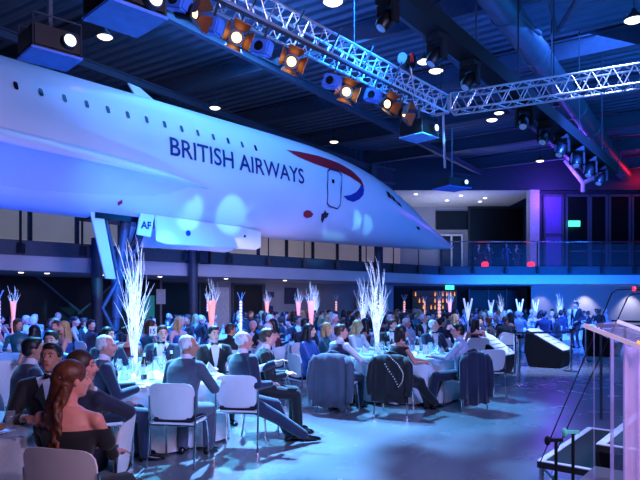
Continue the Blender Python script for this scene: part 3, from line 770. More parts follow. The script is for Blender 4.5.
def ware(x, y, n, group, lab, seed):
    rr = random.Random(seed)
    def put(me, nm, cat, r, a, l2):
        tag(link(nm, me, None, (x+r*cos(a), y+r*sin(a), .7482), rr.random()*6), l2+' '+lab, cat, nm.replace('_', ' ')+'s '+group)
    for k in range(n):
        a = 2*pi*k/n+.2
        put(plate_me, 'plate', 'plate', .68, a, 'white dinner plate')
        put(glass_me, 'wine_glass', 'glass', .53, a+.22, 'stemmed wine glass')
        put(glass_me, 'wine_glass', 'glass', .47, a+.05, 'stemmed wine glass')
        put(tumb_me, 'tumbler', 'glass', .50, a+.42, 'short water tumbler')
        if k % 2 == 0: put(napkin_me, 'napkin', 'napkin', .74, a+.3, 'folded white napkin')
    for k in range(3): put(winebottle_me, 'wine_bottle', 'bottle', .26, 2.1*k+.5, 'dark wine bottle')
    for k in range(2): put(water_me, 'water_bottle', 'bottle', .33, 3.0*k+1.3, 'clear water bottle')
    for k in range(3): put(menu_me, 'menu_card', 'card', .38, 2.0*k+.1, 'white tent menu card')
    for k in range(3): put(candle_me, 'tealight', 'candle', .2, 2.1*k+1.5, 'lit tealight in a glass')
# ---- centrepieces
def branches(seed, h=1.1, spread=.16, n=9, r=.008):
    rr = random.Random(seed); parts = []
    def grow(p, d, L, rad, lev):
        pts = [p]; dd = d.copy()
        for k in range(4):
            dd = (dd+V((rr.uniform(-1, 1), rr.uniform(-1, 1), rr.uniform(0, .5)))*.085).normalized(); pts.append(pts[-1]+dd*L/4)
        parts.append(vf_tube(pts, [rad*(1-.2*k) for k in range(5)], 5))
        if lev < 2:
            for k in range(3 if lev == 0 else 2):
                q = pts[1+rr.randrange(4)]; a = rr.random()*2*pi; grow(q, (dd+V((cos(a), sin(a), .8))*.32).normalized(), L*.45, rad*.6, lev+1)
    for k in range(n):
        a = 2*pi*k/n; grow(V((.015*cos(a), .015*sin(a), 0)), V((spread*cos(a), spread*sin(a), 1)).normalized(), h*rr.uniform(.75, 1), r, 0)
    return parts
def centre_branch(h=1.25):
    t = thing('branch_centrepiece', 'x', 'centrepiece')
    obj('vase', vf_lathe([(.07, 0), (.07, .015), (.03, .03), (.035, .3), (.055, .55)], 18), M['acrylic_edge'], t, smooth='all')
    obj('branches', branches(3, h-.12, .01, 12, .012), M['led'], t)
    obj('led_string', [vf_ell((.04*cos(k*1.9)*(.5+k/40), .04*sin(k*1.9)*(.5+k/40), .1+k*.028), .011, .011, .011, n=6, m=4) for k in range(36)], mat('white_led', (240, 245, 255), .4, emit=(215, 230, 255), es=3), t)['kind'] = 'stuff'
    return t
def centre_bead():
    t = thing('bead_centrepiece', 'x', 'centrepiece')
    obj('tube', vf_lathe([(.08, 0), (.08, .02), (.045, .03), (.045, .95)], 16), M['glass'], t, smooth='all')
    obj('lit_beads', [vf_ell((0, 0, .08+k*.085), .036, .036, .036, n=10, m=6) for k in range(11)], M['amberled'], t, smooth='all')
    obj('twigs', [(a, [tuple(V(v)+V((0, 0, 0)) for v in []) or f for f in b]) for a, b in [vf_tube([(0, 0, .9), (.04*cos(q), .04*sin(q), 1.05), (.12*cos(q), .12*sin(q), 1.2)], .005, 5) for q in (0, 1.3, 2.6, 3.9, 5.2)]], M['fascia'], t)
    return t
def centre_pink():
    t = thing('flared_centrepiece', 'x', 'centrepiece')
    obj('vase', vf_lathe([(.08, 0), (.08, .02), (.04, .04), (.045, .5), (.085, .95)], 18), M['pinkled'], t, smooth='all')
    pp_ = branches(11, .5, .35, 7, .007)
    obj('branches', [([v+V((0, 0, .72)) for v in a], b) for a, b in pp_], M['led'], t)
    return t
def centre_vee():
    t = thing('forked_centrepiece', 'x', 'centrepiece')
    obj('stand', vf_lathe([(.08, 0), (.08, .02), (.03, .04), (.03, .5)], 16), M['acrylic_edge'], t, smooth='all')
    obj('plumes', [vf_tube([(0, 0, .45), (.05*s, 0, .8), (.16*s, .02*s, 1.3)], [.025, .04, .03], 10) for s in (-1, 1)]+[vf_tube([(0, 0, .45), (0, .03, .8), (0.02, .08, 1.15)], [.025, .03, .02], 10)], M['led'], t, smooth=True)
    return t
CP = dict(branch=centre_branch(), bead=centre_bead(), pink=centre_pink(), vee=centre_vee()); CPU = set()
def cp(kind, x, y, label, group=None, z=.7485, sc=1.0):
    o = CP[kind] if kind not in CPU else dup(CP[kind]); CPU.add(kind)
    o.location = (x, y, z); o['label'] = label; o.scale = (sc, sc, sc)
    if group: o['group'] = group
    return o

T15 = (-2.08, 7.6); T2 = (1.5, 10.9); TLx = (-2.95, 4.35)
tables = [(T15[0], T15[1], 'white cloth on the near round table carrying the number 15 sign'),
          (T2[0], T2[1], 'white cloth on the round table in front of the light-shirted man'),
          (TLx[0], TLx[1], 'white cloth on the pastry plate table cut by the left edge')]
for a in tables: table(*a)
ware(*T15, 10, 'of the number 15 table', 'on the near table with the number 15 sign', 1)
ware(*T2, 10, 'of the second table', 'on the table by the light-shirted man', 2)
cp('branch', -2.27, 7.6, 'tall glowing white branch centrepiece on the number 15 table')
cp('branch', 1.02, 11.1, 'tall glowing white branch centrepiece on the light-shirted man\'s table')
# plate with pastry and cutlery on the left table
tag(link('plate', plate_me, None, (-2.24, 4.3, .7482)), 'white plate holding a browned pastry at the left edge', 'plate')
tag(obj('pastry', [vf_ell((0, 0, .028), .055, .04, .022), vf_ell((.02, .02, .035), .03, .025, .016)], M['food'], smooth='all', loc=(-2.24, 4.3, .755)), 'browned pastry on the white plate at the left edge', 'pastry')
tag(obj('fork', [vf_beam((0, 0, .004), (.17, 0, .004), .012, .003)]+[vf_beam((.17, k*.006, .004), (.21, k*.006, .004), .003, .003) for k in (-1, 0, 1)], M['silver'], loc=(-2.2, 4.12, .748), rz=.2), 'steel fork lying before the pastry plate', 'fork')
tag(link('tumbler', tumb_me, None, (-2.3, 4.6, .748)), 'short tumbler behind the pastry plate', 'glass')
# number sign
sx, sy = X_(153, 7.3), 7.3
t = thing('table_number_sign', 'white table sign reading 15 on a slim metal stand', 'sign', (sx, sy, .7482))
obj('base', vf_lathe([(.06, 0), (.06, .008), (.008, .012)], 18), M['chrome'], t); obj('pole', vf_tube([(0, 0, .01), (0, 0, .52)], .005, 8), M['chrome'], t)
cd = obj('card', vf_box(.085, .004, .11, (0, 0, .57)), M['card'], t)
bm = text_bm('15', .08, offset=.001); xs = [v.co.x for v in bm.verts]; ys = [v.co.y for v in bm.verts]; cxm, cym = (min(xs)+max(xs))/2, (min(ys)+max(ys))/2
for v in bm.verts: v.co = V((v.co.x-cxm, -.0035, .57+v.co.y-cym))
me = bpy.data.meshes.new('number'); bm.to_mesh(me); bm.free(); me.materials.append(M['black']); link('number', me, cd)

# display cases
def case(loc, rz, w, d, label, pts=None):
    t = thing('display_case', label, 'display case', loc, rz)
    prof = [(-d/2+.12, 0), (d/2-.12, 0), (d/2, .42), (d/2-.05, .95), (-d/2, .42)]
    vs = [V((x, y, z)) for x in (-w/2, w/2) for y, z in prof]; n = 5
    obj('body', (vs, [(4, 3, 2, 1, 0), (5, 6, 7, 8, 9)]+[(i, (i+1) % n, (i+1) % n+n, i+n) for i in range(n)]), M['black'], t, bevel=.02)
    a, b = V((0, -d/2+.02, .45)), V((0, d/2-.07, .965))
    obj('sloping_panel', vf_beam(a, b, w*.9, .02, V((0, -.3, 1))), M['card'], t)
    obj('printed_text', [vf_beam(a.lerp(b, k)+V((-w*.35, 0, .014)), a.lerp(b, k)+V((w*.3, 0, .014)), .03, .004) for k in (.3, .45, .6)], M['blue'], t)
    return t
case((X_(549, 16.2), 16.2, 0), .95, 1.0, 1.0, 'dark angled display case with white sloping panel, the large one by the rope barrier')
case((X_(603, 19.5), 19.5, 0), .95, 1.2, 1.0, 'black display case standing beyond the lectern')
case((X_(494, 14.6), 14.6, 0), .95, .9, .8, 'dark display case behind the empty white chair')
# barrier posts with belts
def post(x, y, label, bx, by):
    t = thing('barrier_post', label, 'barrier', (x, y, 0))
    obj('base', vf_lathe([(.17, 0), (.17, .015), (.03, .03)], 22), M['chrome'], t, smooth=True)
    obj('pole', vf_tube([(0, 0, .02), (0, 0, .93)], .03, 12), M['chrome'], t, smooth=True)
    obj('belt_head', vf_tube([(0, 0, .93), (0, 0, 1.02)], .036, 12), M['black'], t, smooth=True)
    if bx is not None: obj('belt', [vf_beam(V((0, 0, .95)), V((bx-x, by-y, .95)), .004, .05)], M['pad'], t)
pts = [(X_(493, 17), 17), (X_(519, 12.4), 12.4), (X_(571, 14.9), 14.9), (X_(586, 17.5), 17.5), (X_(470, 19), 19), (X_(515, 14.5), 14.5)]
post(*pts[4], 'barrier post farthest back by the crowd with dark belt', *pts[0])
post(*pts[0], 'barrier post behind the empty white chair with dark belt', *pts[5])
post(*pts[5], 'slim barrier post just behind the nearest barrier post', *pts[1])
post(*pts[1], 'nearest steel barrier post standing alone on the aisle floor', None, None)
post(*pts[2], 'barrier post at the right end of the large display case', *pts[5])
post(*pts[3], 'barrier post before the black display case', *pts[2])

# stage steps, deck and lectern
z1, z2 = .40, .60
st_ = thing('stage_steps', 'dark carpeted stage steps edged in white strip at the lower right', 'steps', (0, 0, 0))
P1 = W(537, 461, 4.9); P2 = W(588, 427.5, 6.22); P3 = W(623, 432, 6.0); P4 = W(581, 467, 4.72)
for P in (P1, P2, P3, P4): P.z = 0
dirs = (P2-P1).normalized(); P3 = P2+(P3-P2).normalized()*.36*1.3; P4 = P1+(P3-P2)
def slab(poly, z0, z1): return vf_prism([(p.x, p.y) for p in poly], z0, z1)
obj('tread', slab([P1, P4, P3, P2], z1-.05, z1), M['carpet'], st_)
nn_ = (P4-P1).normalized()
obj('edge_strip', [slab([P1, P1+nn_*.05, P2+nn_*.05, P2], z1, z1+.008), slab([P1+nn_*.05, P4, P4+dirs*.04, P1+nn_*.05+dirs*.04], z1, z1+.008), slab([P2-dirs*.04+nn_*.05, P3-dirs*.04, P3, P2+nn_*.05], z1, z1+.008)], M['strip'], st_)
Q1 = P4-nn_*.02; Q2 = P3-nn_*.02
obj('tread', slab([Q1, Q1+nn_*.4, Q2+nn_*.4, Q2], z2-.05, z2), M['carpet'], st_)
obj('edge_strip', [slab([Q1, Q1+nn_*.06, Q2+nn_*.06, Q2], z2, z2+.008), slab([Q1+nn_*.06, Q1+nn_*.4, Q1+nn_*.4+dirs*.04, Q1+nn_*.06+dirs*.04], z2, z2+.008)], M['strip'], st_)
obj('riser', slab([Q1, Q1+nn_*.02, Q2+nn_*.02, Q2], .02, z2-.05), M['black'], st_)
for p in (P1, P4, P2, P3):
    q = p+(P1+P3)*.0; c = (P1+P2+P3+P4)/4; q = p+(c-p).normalized()*.06
    obj('leg', vf_tube([(q.x, q.y, 0), (q.x, q.y, z1-.05)], .02, 8), M['alu'], st_)
obj('cross_brace', [vf_tube([(P1.x+.05, P1.y+.03, .05), (P1.x+dirs.x*.6+.03, P1.y+dirs.y*.6, .34)], .012, 6), vf_tube([(P1.x+.05, P1.y+.03, .34), (P1.x+dirs.x*.6+.03, P1.y+dirs.y*.6, .05)], .012, 6)], M['alu'], st_)
D0 = P4-dirs*1.9+nn_*.42-nn_*.9
deckp = [P4-dirs*.04-nn_*.02, P4-dirs*.04+nn_*3.6, P4-dirs*2.6+nn_*3.6, P4-dirs*2.6-nn_*.02]
dk = thing('stage_deck', 'brown laminate stage deck at the lower right under the lectern', 'stage', (0, 0, 0))
obj('top', slab(deckp, z1+.0, z1+.05), M['tan'], dk)
obj('skirt', slab([p.lerp(sum(deckp, V((0, 0, 0)))/4, .02) for p in deckp], 0, z1), M['black'], dk)
# lectern
lz = z1+.05
L0 = V((X_(627, 3.2), 3.3, lz))
lt = thing('lectern', 'clear acrylic lectern with glowing lavender front and sloping top', 'lectern', tuple(L0))
def rel(px, py, Y): return W(px, py, Y)-L0
def vpost(px, py, Y, w_=.012, m_='acrylic_edge', nm='panel_edge'):
    p = rel(px, py, Y); return obj(nm, vf_box(w_, w_, p.z, (p.x, p.y, p.z/2)), M[m_], lt)
vpost(612, 337, 3.35, .014); vpost(625.5, 343, 3.12, .016); vpost(639.5, 348, 3.1, .016); vpost(594, 330, 3.9, .006, 'acrylic')
a, b = rel(612, 337, 3.35), rel(625.5, 343, 3.12)
obj('side_panel', vf_beam(V((a.x, a.y, a.z/2)), V((b.x, b.y, a.z/2)), .008, a.z-.02), M['acrylic'], lt)
a, b = rel(625.5, 343, 3.12), rel(645, 350, 3.1)
obj('front_panel', vf_beam(V((a.x, a.y+.02, a.z/2)), V((b.x+.25, b.y+.02, a.z/2)), .012, a.z-.04), M['acrylic_edge'], lt)
obj('base', vf_box(.7, .6, .02, (.12, .12, .01)), M['acrylic'], lt)
e = [rel(583, 325, 3.15), rel(648, 350, 3.02), rel(664, 338, 3.7), rel(617, 321, 3.8)]
vs = e+[v-V((0, 0, .012)) for v in e]
obj('reading_shelf', (vs, [(0, 1, 2, 3), (7, 6, 5, 4), (0, 4, 5, 1), (1, 5, 6, 2), (2, 6, 7, 3), (3, 7, 4, 0)]), M['acrylic'], lt)
obj('shelf_edge', [vf_beam(e[0], e[1], .03, .022)], M['card'], lt); obj('shelf_edge', [vf_beam(e[3], e[2], .03, .022)], M['card'], lt)
obj('amber_strip', vf_beam(e[0].lerp(e[1], .82)+V((0, -.01, .02)), e[1]+V((0, -.01, .02)), .015, .012), M['amberled'], lt)  # amber emissive strip at the lower end of the shelf edge
# boom microphones
def boom(px, py, Yp, a, b, label, green=False):
    base = W(px, py, Yp)
    t = thing('microphone_stand', label, 'microphone stand', (base.x, base.y, 0))
    o_ = V((base.x, base.y, 0))
    obj('pole', vf_tube([(0, 0, .03), (0, 0, base.z)], .012, 8), M['black'], t, smooth=True)
    for k in range(3):
        q = 2*pi*k/3+.4; obj('foot', vf_tube([(0, 0, .12), (.22*cos(q), .22*sin(q), .015)], .01, 6), M['black'], t, smooth=True)
    obj('clamp', [vf_box(.09, .025, .022, (0.0, 0, base.z)), vf_ell((-.06, 0, base.z-.005), .022, .022, .035, n=10, m=6)], mat('green_lit_clamp', (90, 190, 150), .5) if green else M['black'], t)
    a_, b_ = a-o_, b-o_
    obj('boom', vf_tube([a_, a_.lerp(b_, .5), b_, b_+V((.03, 0, .02)), b_+V((.16, 0, .028))], .0042, 8), M['black'], t, smooth=True)
    obj('microphone', [vf_tube([b_+V((.15, 0, .028)), b_+V((.23, 0, .026))], .012, 10)], M['black'], t, smooth=True)
    obj('marker_ring', [vf_tube([b_+V((.14, 0, .028)), b_+V((.152, 0, .028))], .015, 10)], M['redlamp'], t, smooth=True)
boom(556, 440, 4.35, W(540, 463, 4.4), W(612, 293, 4.1), 'nearer black boom microphone stand on the floor before the stage')
boom(573, 432, 4.5, W(556, 452, 4.55), W(628, 297, 4.2), 'black boom microphone stand with a green lit clamp, nearer the stage', True)
# dark handrail behind lectern
t = thing('guard_rail', 'low dark guard rail with glass beyond the lectern', 'railing', (0, 0, 0))
obj('rail', vf_tube([W(597, 325, 9), W(650, 327, 8)], .02, 8), M['black'], t); obj('rail', vf_tube([W(612, 321, 9.2), W(650, 322, 8.4)], .015, 8), M['black'], t)
for px in (601, 625, 646): p = W(px, 325.5, 8.8-(px-601)*.02); obj('post', vf_tube([(p.x, p.y, 0), p], .02, 8), M['dark_steel'], t)

# =================================================================== PEOPLE
SK = {'fair': mat('skin_fair', (214, 158, 140), .5, var=.05, scale=20), 'tan': mat('skin_tan', (190, 132, 108), .5, var=.05, scale=20), 'rosy': mat('skin_rosy', (222, 150, 136), .5, var=.05, scale=20)}
LIP = mat('lips', (170, 84, 84), .45)
HAIRC = {'brown': mat('brown_hair', (66, 42, 30), .5, var=.4, scale=40, bump=.4), 'dark': mat('dark_hair', (24, 20, 22), .45, var=.4, scale=40, bump=.4),
         'grey': mat('grey_hair', (215, 218, 224), .6, var=.25, scale=40, bump=.4), 'blond': mat('blond_hair', (190, 152, 100), .5, var=.3, scale=40, bump=.4), 'auburn': mat('auburn_hair', (98, 54, 34), .45, var=.5, scale=35, bump=.4)}
CLO = {'navy': mat('navy_wool', (24, 34, 66), .75, var=.15, sheen=.3), 'black': mat('black_wool', (15, 16, 22), .75, sheen=.2), 'grey': mat('grey_wool', (70, 78, 98), .75, sheen=.3), 'blue': mat('blue_satin', (44, 84, 160), .45),
       'teal': mat('teal_satin', (30, 96, 110), .45), 'wine': mat('wine_satin', (92, 26, 48), .45), 'white': mat('white_shirt_cotton', (222, 224, 232), .7), 'pale': mat('pale_satin', (190, 186, 200), .5), 'lightshirt': mat('light_striped_shirt', (190, 200, 226), .7)}
SHOE = mat('black_leather', (12, 12, 14), .25)
EYEW = mat('eye_white', (165, 160, 160), .35); EYED = mat('iris_dark', (24, 18, 16), .15)

def evalremesh(parts, voxel, smooth=4):
    me = mesh('tmp', parts, SHOE)
    o = bpy.data.objects.new('tmp', me); COL.objects.link(o)
    md = o.modifiers.new('r', 'REMESH'); md.mode = 'VOXEL'; md.voxel_size = voxel
    if smooth: ms = o.modifiers.new('s', 'SMOOTH'); ms.factor = .5; ms.iterations = smooth
    bpy.context.view_layer.update()
    r = bpy.data.meshes.new_from_object(o.evaluated_get(bpy.context.evaluated_depsgraph_get()))
    bpy.data.objects.remove(o); bpy.data.meshes.remove(me); r.materials.clear()
    r.polygons.foreach_set('use_smooth', [True]*len(r.polygons))
    return r
def ik(a, b, l1, l2, pole):
    a, b = V(a), V(b); d = b-a; L = d.length
    if L > (l1+l2)*.999: b = a+d*((l1+l2)*.999/L); d = b-a; L = d.length
    x = (l1*l1-l2*l2+L*L)/(2*L); h = math.sqrt(max(1e-6, l1*l1-x*x)); dn = d/L
    p = V(pole); p = (p-dn*p.dot(dn)); p = p.normalized() if p.length > 1e-4 else V((0, 1, 0))
    return a+dn*x+p*h, b
def make_hand(w, fd, pn, side, curl=.5, r=.0085):
    """palm + five fingers; w wrist, fd finger direction, pn palm normal (fingers close towards it)"""
    fd = fd.normalized(); pn = (pn-fd*pn.dot(fd)).normalized(); lat = fd.cross(pn)*side   # lat points to the thumb side
    P = []
    P.append(vf_rings([(w-fd*.01, lat*.024, pn*.018), (w+fd*.03, lat*.036, pn*.016), (w+fd*.07, lat*.041, pn*.014), (w+fd*.095, lat*.038, pn*.011)], 12))
    for k, (o_, L) in enumerate(((.03, .068), (.011, .078), (-.010, .072), (-.030, .056))):
        p = w+fd*.085+lat*o_; d = (fd+lat*o_*1.5).normalized()
        for j in range(3):
            ang = curl*(.5+.45*j); dd = (d*cos(ang)+pn*sin(ang)).normalized(); q = p+dd*L*(.44, .32, .24)[j]
            P.append(vf_cap(p, q, r*(1-.08*j), r*(.94-.08*j), 8)); p = q
    p = w+fd*.03+lat*.032
    for j, L in enumerate((.035, .03, .024)):
        dd = (fd*(.75+.2*j)+lat*(.75-.35*j)+pn*(.3+.2*curl*j)).normalized(); q = p+dd*L; P.append(vf_cap(p, q, r*1.25-.001*j, r*1.15-.001*j, 8)); p = q
    return P

def person(spec, voxel=.012, label='x', group=None, low=False, name='person'):
    g = spec.get; fem = g('fem', False); stand = g('stand', False)
    sc = 1.0
    H = V((0, 0, .57)) if not stand else V((0, 0, .93))
    lean, side, twist = g('lean', .05), g('side', 0), g('twist', 0)
    S = V((sin(side), sin(lean), cos(lean))).normalized()
    yw = lambda t: Matrix.Rotation(twist*t, 3, 'Z')
    def tf(x, y, z):   # torso frame
        q = yw(min(1, z/.4)) @ V((x, y, 0)); q = q-S*q.dot(S)*.8
        return H+S*z+q
    N_ = H+S*.5
    prims = []  # (region, parts, axis segs)
    def add(reg, parts, segs): prims.append((reg, parts if isinstance(parts, list) else [parts], segs))
    if fem: T = [(-.09, .10, .07), (-.04, .165, .12), (.02, .175, .125), (.1, .145, .105), (.18, .122, .092), (.25, .13, .10), (.33, .148, .118), (.40, .155, .105), (.45, .13, .078), (.49, .065, .058)]
    else: T = [(-.09, .10, .08), (-.04, .16, .125), (.02, .168, .13), (.1, .155, .12), (.18, .15, .115), (.26, .165, .122), (.34, .185, .125), (.41, .185, .108), (.46, .14, .082), (.50, .07, .065)]
    def torso(inf, lo=-1, hi=9, zoff=0):
        rg = []
        for z, a, b in T:
            if z < lo or z > hi: continue
            c = tf(0, .0 if z < .3 else -.005, z); X = (tf(1, 0, z)-tf(0, 0, z)).normalized(); Y = S.cross(X).normalized()
            rg.append((c, X*(a+inf), Y*(b+inf)))
        return vf_rings(rg, 24)
    add('torso', torso(0), [(tf(0, 0, .0), tf(0, 0, .44), .12)])
    shw = .165 if fem else .195
    sh = {s: tf(s*shw, -.005, .425 if not fem else .415) for s in (-1, 1)}
    # head
    hy, hp, ht = g('yaw', 0), g('pitch', 0), g('tilt', 0)
    HM = Matrix.Rotation(twist+hy, 3, 'Z') @ Matrix.Rotation(-hp, 3, 'X') @ Matrix.Rotation(ht, 3, 'Y')
    HC = N_+S*.05+V((0, 0, .085))+(HM @ V((0, .02, 0)))
    hs = .95 if fem else 1.0
    def h(x, y, z): return HC+HM @ (V((x, y, z))*hs)
    def hell(c, a, b, d, n=18, m=12): return vf_ell(h(*c), a*hs, b*hs, d*hs, HM, n, m)
    add('neck', vf_cap(N_-S*.05, h(0, -.02, -.05), .054 if not fem else .045, .05 if not fem else .042, 14), [(N_, h(0, -.02, -.05), .05)])
    add('face', [hell((0, -.012, .03), .075, .092, .09), hell((0, .02, -.03), .06, .068, .078), hell((0, .055, -.085), .027, .024, .022),
                 vf_cap(h(0, .088, .02), h(0, .108, -.022), .008, .0125, 8), vf_cap(h(-.014, .088, -.026), h(.014, .088, -.026), .009, .009, 8),
                 vf_cap(h(-.035, .073, .034), h(.035, .073, .034), .012, .012, 8), hell((-.042, .052, -.02), .02, .02, .018), hell((.042, .052, -.02), .02, .02, .018),
                 hell((-.076, -.005, 0), .01, .018, .03), hell((.076, -.005, 0), .01, .018, .03)], [(h(0, 0, .03), h(0, .02, -.05), .075)])
    add('lips', [vf_cap(h(-.02, .083, -.051), h(.02, .083, -.051), .0075, .0075, 8), vf_cap(h(-.014, .081, -.06), h(.014, .081, -.06), .008, .008, 8)], [(h(-.017, .088, -.055), h(.017, .088, -.055), .008)])
    # arms
    hands = g('hands', ((-.22, .32, .72), (.22, .32, .72)))
    l1, l2 = (.27, .24) if fem else (.295, .26)
    arms = {}
    for s, tg in zip((-1, 1), hands):
        pole = g('poles', {}).get(s, (s*.55, -.4, -.8))
        e, w_ = ik(sh[s], tg, l1, l2, pole); arms[s] = (sh[s], e, w_)
        k = .88 if fem else 1
        add('torso', vf_cap(N_-S*.045, sh[s], .05*k, .046*k), [(N_-S*.05, sh[s], .05)])
        add('uarm', [vf_cap(sh[s], e, .05*k, .04*k), vf_ell(sh[s], .053*k, .052*k, .05*k)], [(sh[s], e, .045)])
        add('farm', vf_cap(e, w_, .04*k, .027*k), [(e, w_, .033)])
        fd = (w_-e).normalized(); fd = (fd+V(g('hdir', {}).get(s, (0, 0, 0)))).normalized()
        pn = V(g('pn', {}).get(s, (0, 0, -1)))
        if abs(pn.dot(fd)) > .95: pn = V((-s, 0, -.3))
        add('hand', make_hand(w_, fd, pn, -s if fd.cross(pn).dot(V((-s, 0, 0))) < 0 else -s, g('curl', .6), .0085 if voxel < .014 else .0095), [(w_, w_+fd*.13, .03)])
    # legs
    feet = g('feet', ((-.12, .44, .07), (.12, .44, .07)) if not stand else ((-.1, 0, .08), (.1, .04, .08)))
    legs = {}
    for s, tg in zip((-1, 1), feet):
        hj = H+V((s*.09, 0, -.03)); pole = g('lpole', {}).get(s, (s*.1, .6, 1.0) if not stand else (0, 1, 0))
        kn, an_ = ik(hj, tg, .43, .42, pole); legs[s] = (hj, kn, an_)
        add('thigh', vf_cap(hj, kn, .083, .058), [(hj, kn, .07)]); add('shin', vf_cap(kn, an_, .056, .036), [(kn, an_, .045)])
        fdv = V(g('fdir', {}).get(s, (s*.15, 1, 0))).normalized(); 
        add('foot', [vf_cap(an_+V((0, 0, -.035))-fdv*.04, an_+V((0, 0, -.045))+fdv*.13, .036, .028)], [(an_-fdv*.04, an_+fdv*.14, .04)])
    allp = [p for _, ps, _ in prims for p in ps]
    body = evalremesh(allp, voxel, 5)
    top, bot, slv = g('top', 'navy'), g('bot', g('top', 'navy')), g('sleeve', 'long')
    # materials by region
    mats = [SK[g('skin', 'fair')], LIP, CLO[top], CLO[bot], SHOE, CLO[g('shirt', 'white')]]
    for m_ in mats: body.materials.append(m_)
    n = len(body.polygons); C = np.empty(n*3); body.polygons.foreach_get('center', C); C = C.reshape(n, 3)
    best = np.full(n, 9.); reg = np.zeros(n, int)
    rmap = {'torso': 2, 'neck': 0, 'face': 0, 'lips': 1, 'uarm': 2 if slv != 'none' else 0, 'farm': 2 if slv == 'long' else 0, 'hand': 0, 'thigh': 3, 'shin': 3 if not g('skirt') else 0, 'foot': 4}
    for r_, _, segs in prims:
        for a, b, rad in segs:
            a_, b_ = np.array(a), np.array(b); ab = b_-a_; t_ = np.clip(((C-a_) @ ab)/(ab @ ab), 0, 1); dist = np.linalg.norm(C-a_-t_[:, None]*ab, axis=1)-rad
            if r_ == 'lips': dist = np.where(dist < .006, -1, 9)
            mk = dist < best; best[mk] = dist[mk]; reg[mk] = rmap[r_]
    Sn = np.array(S); Hn = np.array(H); zt_ = (C-Hn) @ Sn
    X1 = np.array((tf(1, 0, .4)-tf(0, 0, .4)).normalized()); Y1 = np.array(S.cross(V(X1)).normalized())
    xx, yy = (C-Hn) @ X1, (C-Hn) @ Y1
    if g('low_neck') is not None: reg[(reg == 2) & (zt_ > g('low_neck'))] = 0
    if low and g('suit'):
        reg[(reg == 2) & (zt_ > .2) & (yy > .04) & (np.abs(xx) < (zt_-.2)*.3)] = 5
    body.polygons.foreach_set('material_index', reg.astype(np.int32))
    root = link(name, body); tag(root, label, 'person', group)
    if sc != 1: root.scale = (sc,)*3
    def vdel(me, cond, planes=()):
        bm = bmesh.new(); bm.from_mesh(me)
        for co, no in planes: bmesh.ops.bisect_plane(bm, geom=list(bm.verts)+list(bm.edges)+list(bm.faces), plane_co=co, plane_no=no)
        bmesh.ops.delete(bm, geom=[f for f in bm.faces if cond(f.calc_center_median())], context='FACES'); bm.to_mesh(me); bm.free()
    XA, YA = V(X1), V(Y1)
    def PL(x, y, z, nx, ny, nz): return (H+XA*x+YA*y+S*z, XA*nx+YA*ny+S*nz)
    def loc(p): q = p-H; return q.dot(V(X1)), q.dot(V(Y1)), q.dot(S)
    if not low:
        cv = max(.011, voxel)
        if g('suit') or g('waistcoat') or g('shirtonly'):
            inf = .008
            sp = [torso(inf, -1, .5)]+[vf_cap(N_-S*.04, sh[s], .056, .052) for s in (-1, 1)]+[vf_cap(*arms[s][:2], .053, .044) for s in (-1, 1)]+[vf_cap(*arms[s][1:], .044, .034) for s in (-1, 1)]+[vf_ell(sh[s], .06, .058, .06) for s in (-1, 1)]+[vf_cap(N_-S*.03, N_+S*.035, .062, .06)]
            sm = evalremesh(sp, cv, 3); sm.materials.append(CLO[g('shirt', 'white')]); link('shirt', sm, root)
            # bow tie / tie
            c = N_+S*.012+V(Y1)*.07
            if g('bow', True):
                X = V(X1); bw = [vf_rings([(c+X*.004*s, S*.008, V(Y1)*.008), (c+X*.03*s, S*.018, V(Y1)*.01), (c+X*.055*s, S*.024, V(Y1)*.008)], 10) for s in (-1, 1)]+[vf_ell(c, .012, .012, .012)]
                obj('bow_tie', bw, SHOE, root, smooth=True)
        if g('suit'):
            inf = .021
            sp = [torso(inf, -1, .52)]+[vf_cap(N_-S*.035, sh[s], .068, .064) for s in (-1, 1)]+[vf_cap(*arms[s][:2], .066, .055) for s in (-1, 1)]+[vf_cap(arms[s][1], arms[s][1].lerp(arms[s][2], .9), .055, .043) for s in (-1, 1)]+[vf_ell(sh[s], .068, .066, .064) for s in (-1, 1)]
            sm = evalremesh(sp, cv, 3); sm.materials.append(CLO[top])
            def cond(p):
                x, y, z = loc(p); return (y > .03 and .16 < z and abs(x) < (z-.16)*.33) or z > .505
            vdel(sm, cond, [PL(0, 0, .16, 1, 0, -.33), PL(0, 0, .16, 1, 0, .33), PL(0, 0, .505, 0, 0, 1)]); link('jacket', sm, root)
            # lapels
            lp = []
            for s in (-1, 1):
                a, b, c_, d_ = (tf(s*.012, .147, .17), tf(s*.085, .133, .34), tf(s*.12, .128, .37), tf(s*.065, .09, .47))
                vs = [a, b, c_, d_]; vs = vs+[v+V(Y1)*.008 for v in vs]
                lp.append((vs, [(0, 1, 2, 3), (7, 6, 5, 4), (0, 4, 5, 1), (1, 5, 6, 2), (2, 6, 7, 3), (3, 7, 4, 0)]))
            obj('lapel', lp[0], CLO[top], root); obj('lapel', lp[1], CLO[top], root)
        elif g('waistcoat'):
            sm = evalremesh([torso(.018, -.03, .47)], cv, 3); sm.materials.append(CLO[top])
            vdel(sm, lambda p: (loc(p)[1] > .03 and loc(p)[2] > .2 and abs(loc(p)[0]) < (loc(p)[2]-.2)*.35) or (loc(p)[2] > .46), [PL(0, 0, .2, 1, 0, -.35), PL(0, 0, .2, 1, 0, .35), PL(0, 0, .46, 0, 0, 1)]); link('waistcoat', sm, root)
        elif not g('shirtonly'):
            hi = g('dress_hi', .45)
            sp = [torso(.013, -1, hi)]
            if slv in ('long', 'short'): sp += [vf_cap(N_-S*.055, sh[s], .052, .054) for s in (-1, 1)]
            if slv in ('long', 'short'):
                sp += [vf_ell(sh[s], .062, .06, .062) for s in (-1, 1)]+[vf_cap(*arms[s][:2], .058, .048) for s in (-1, 1)]
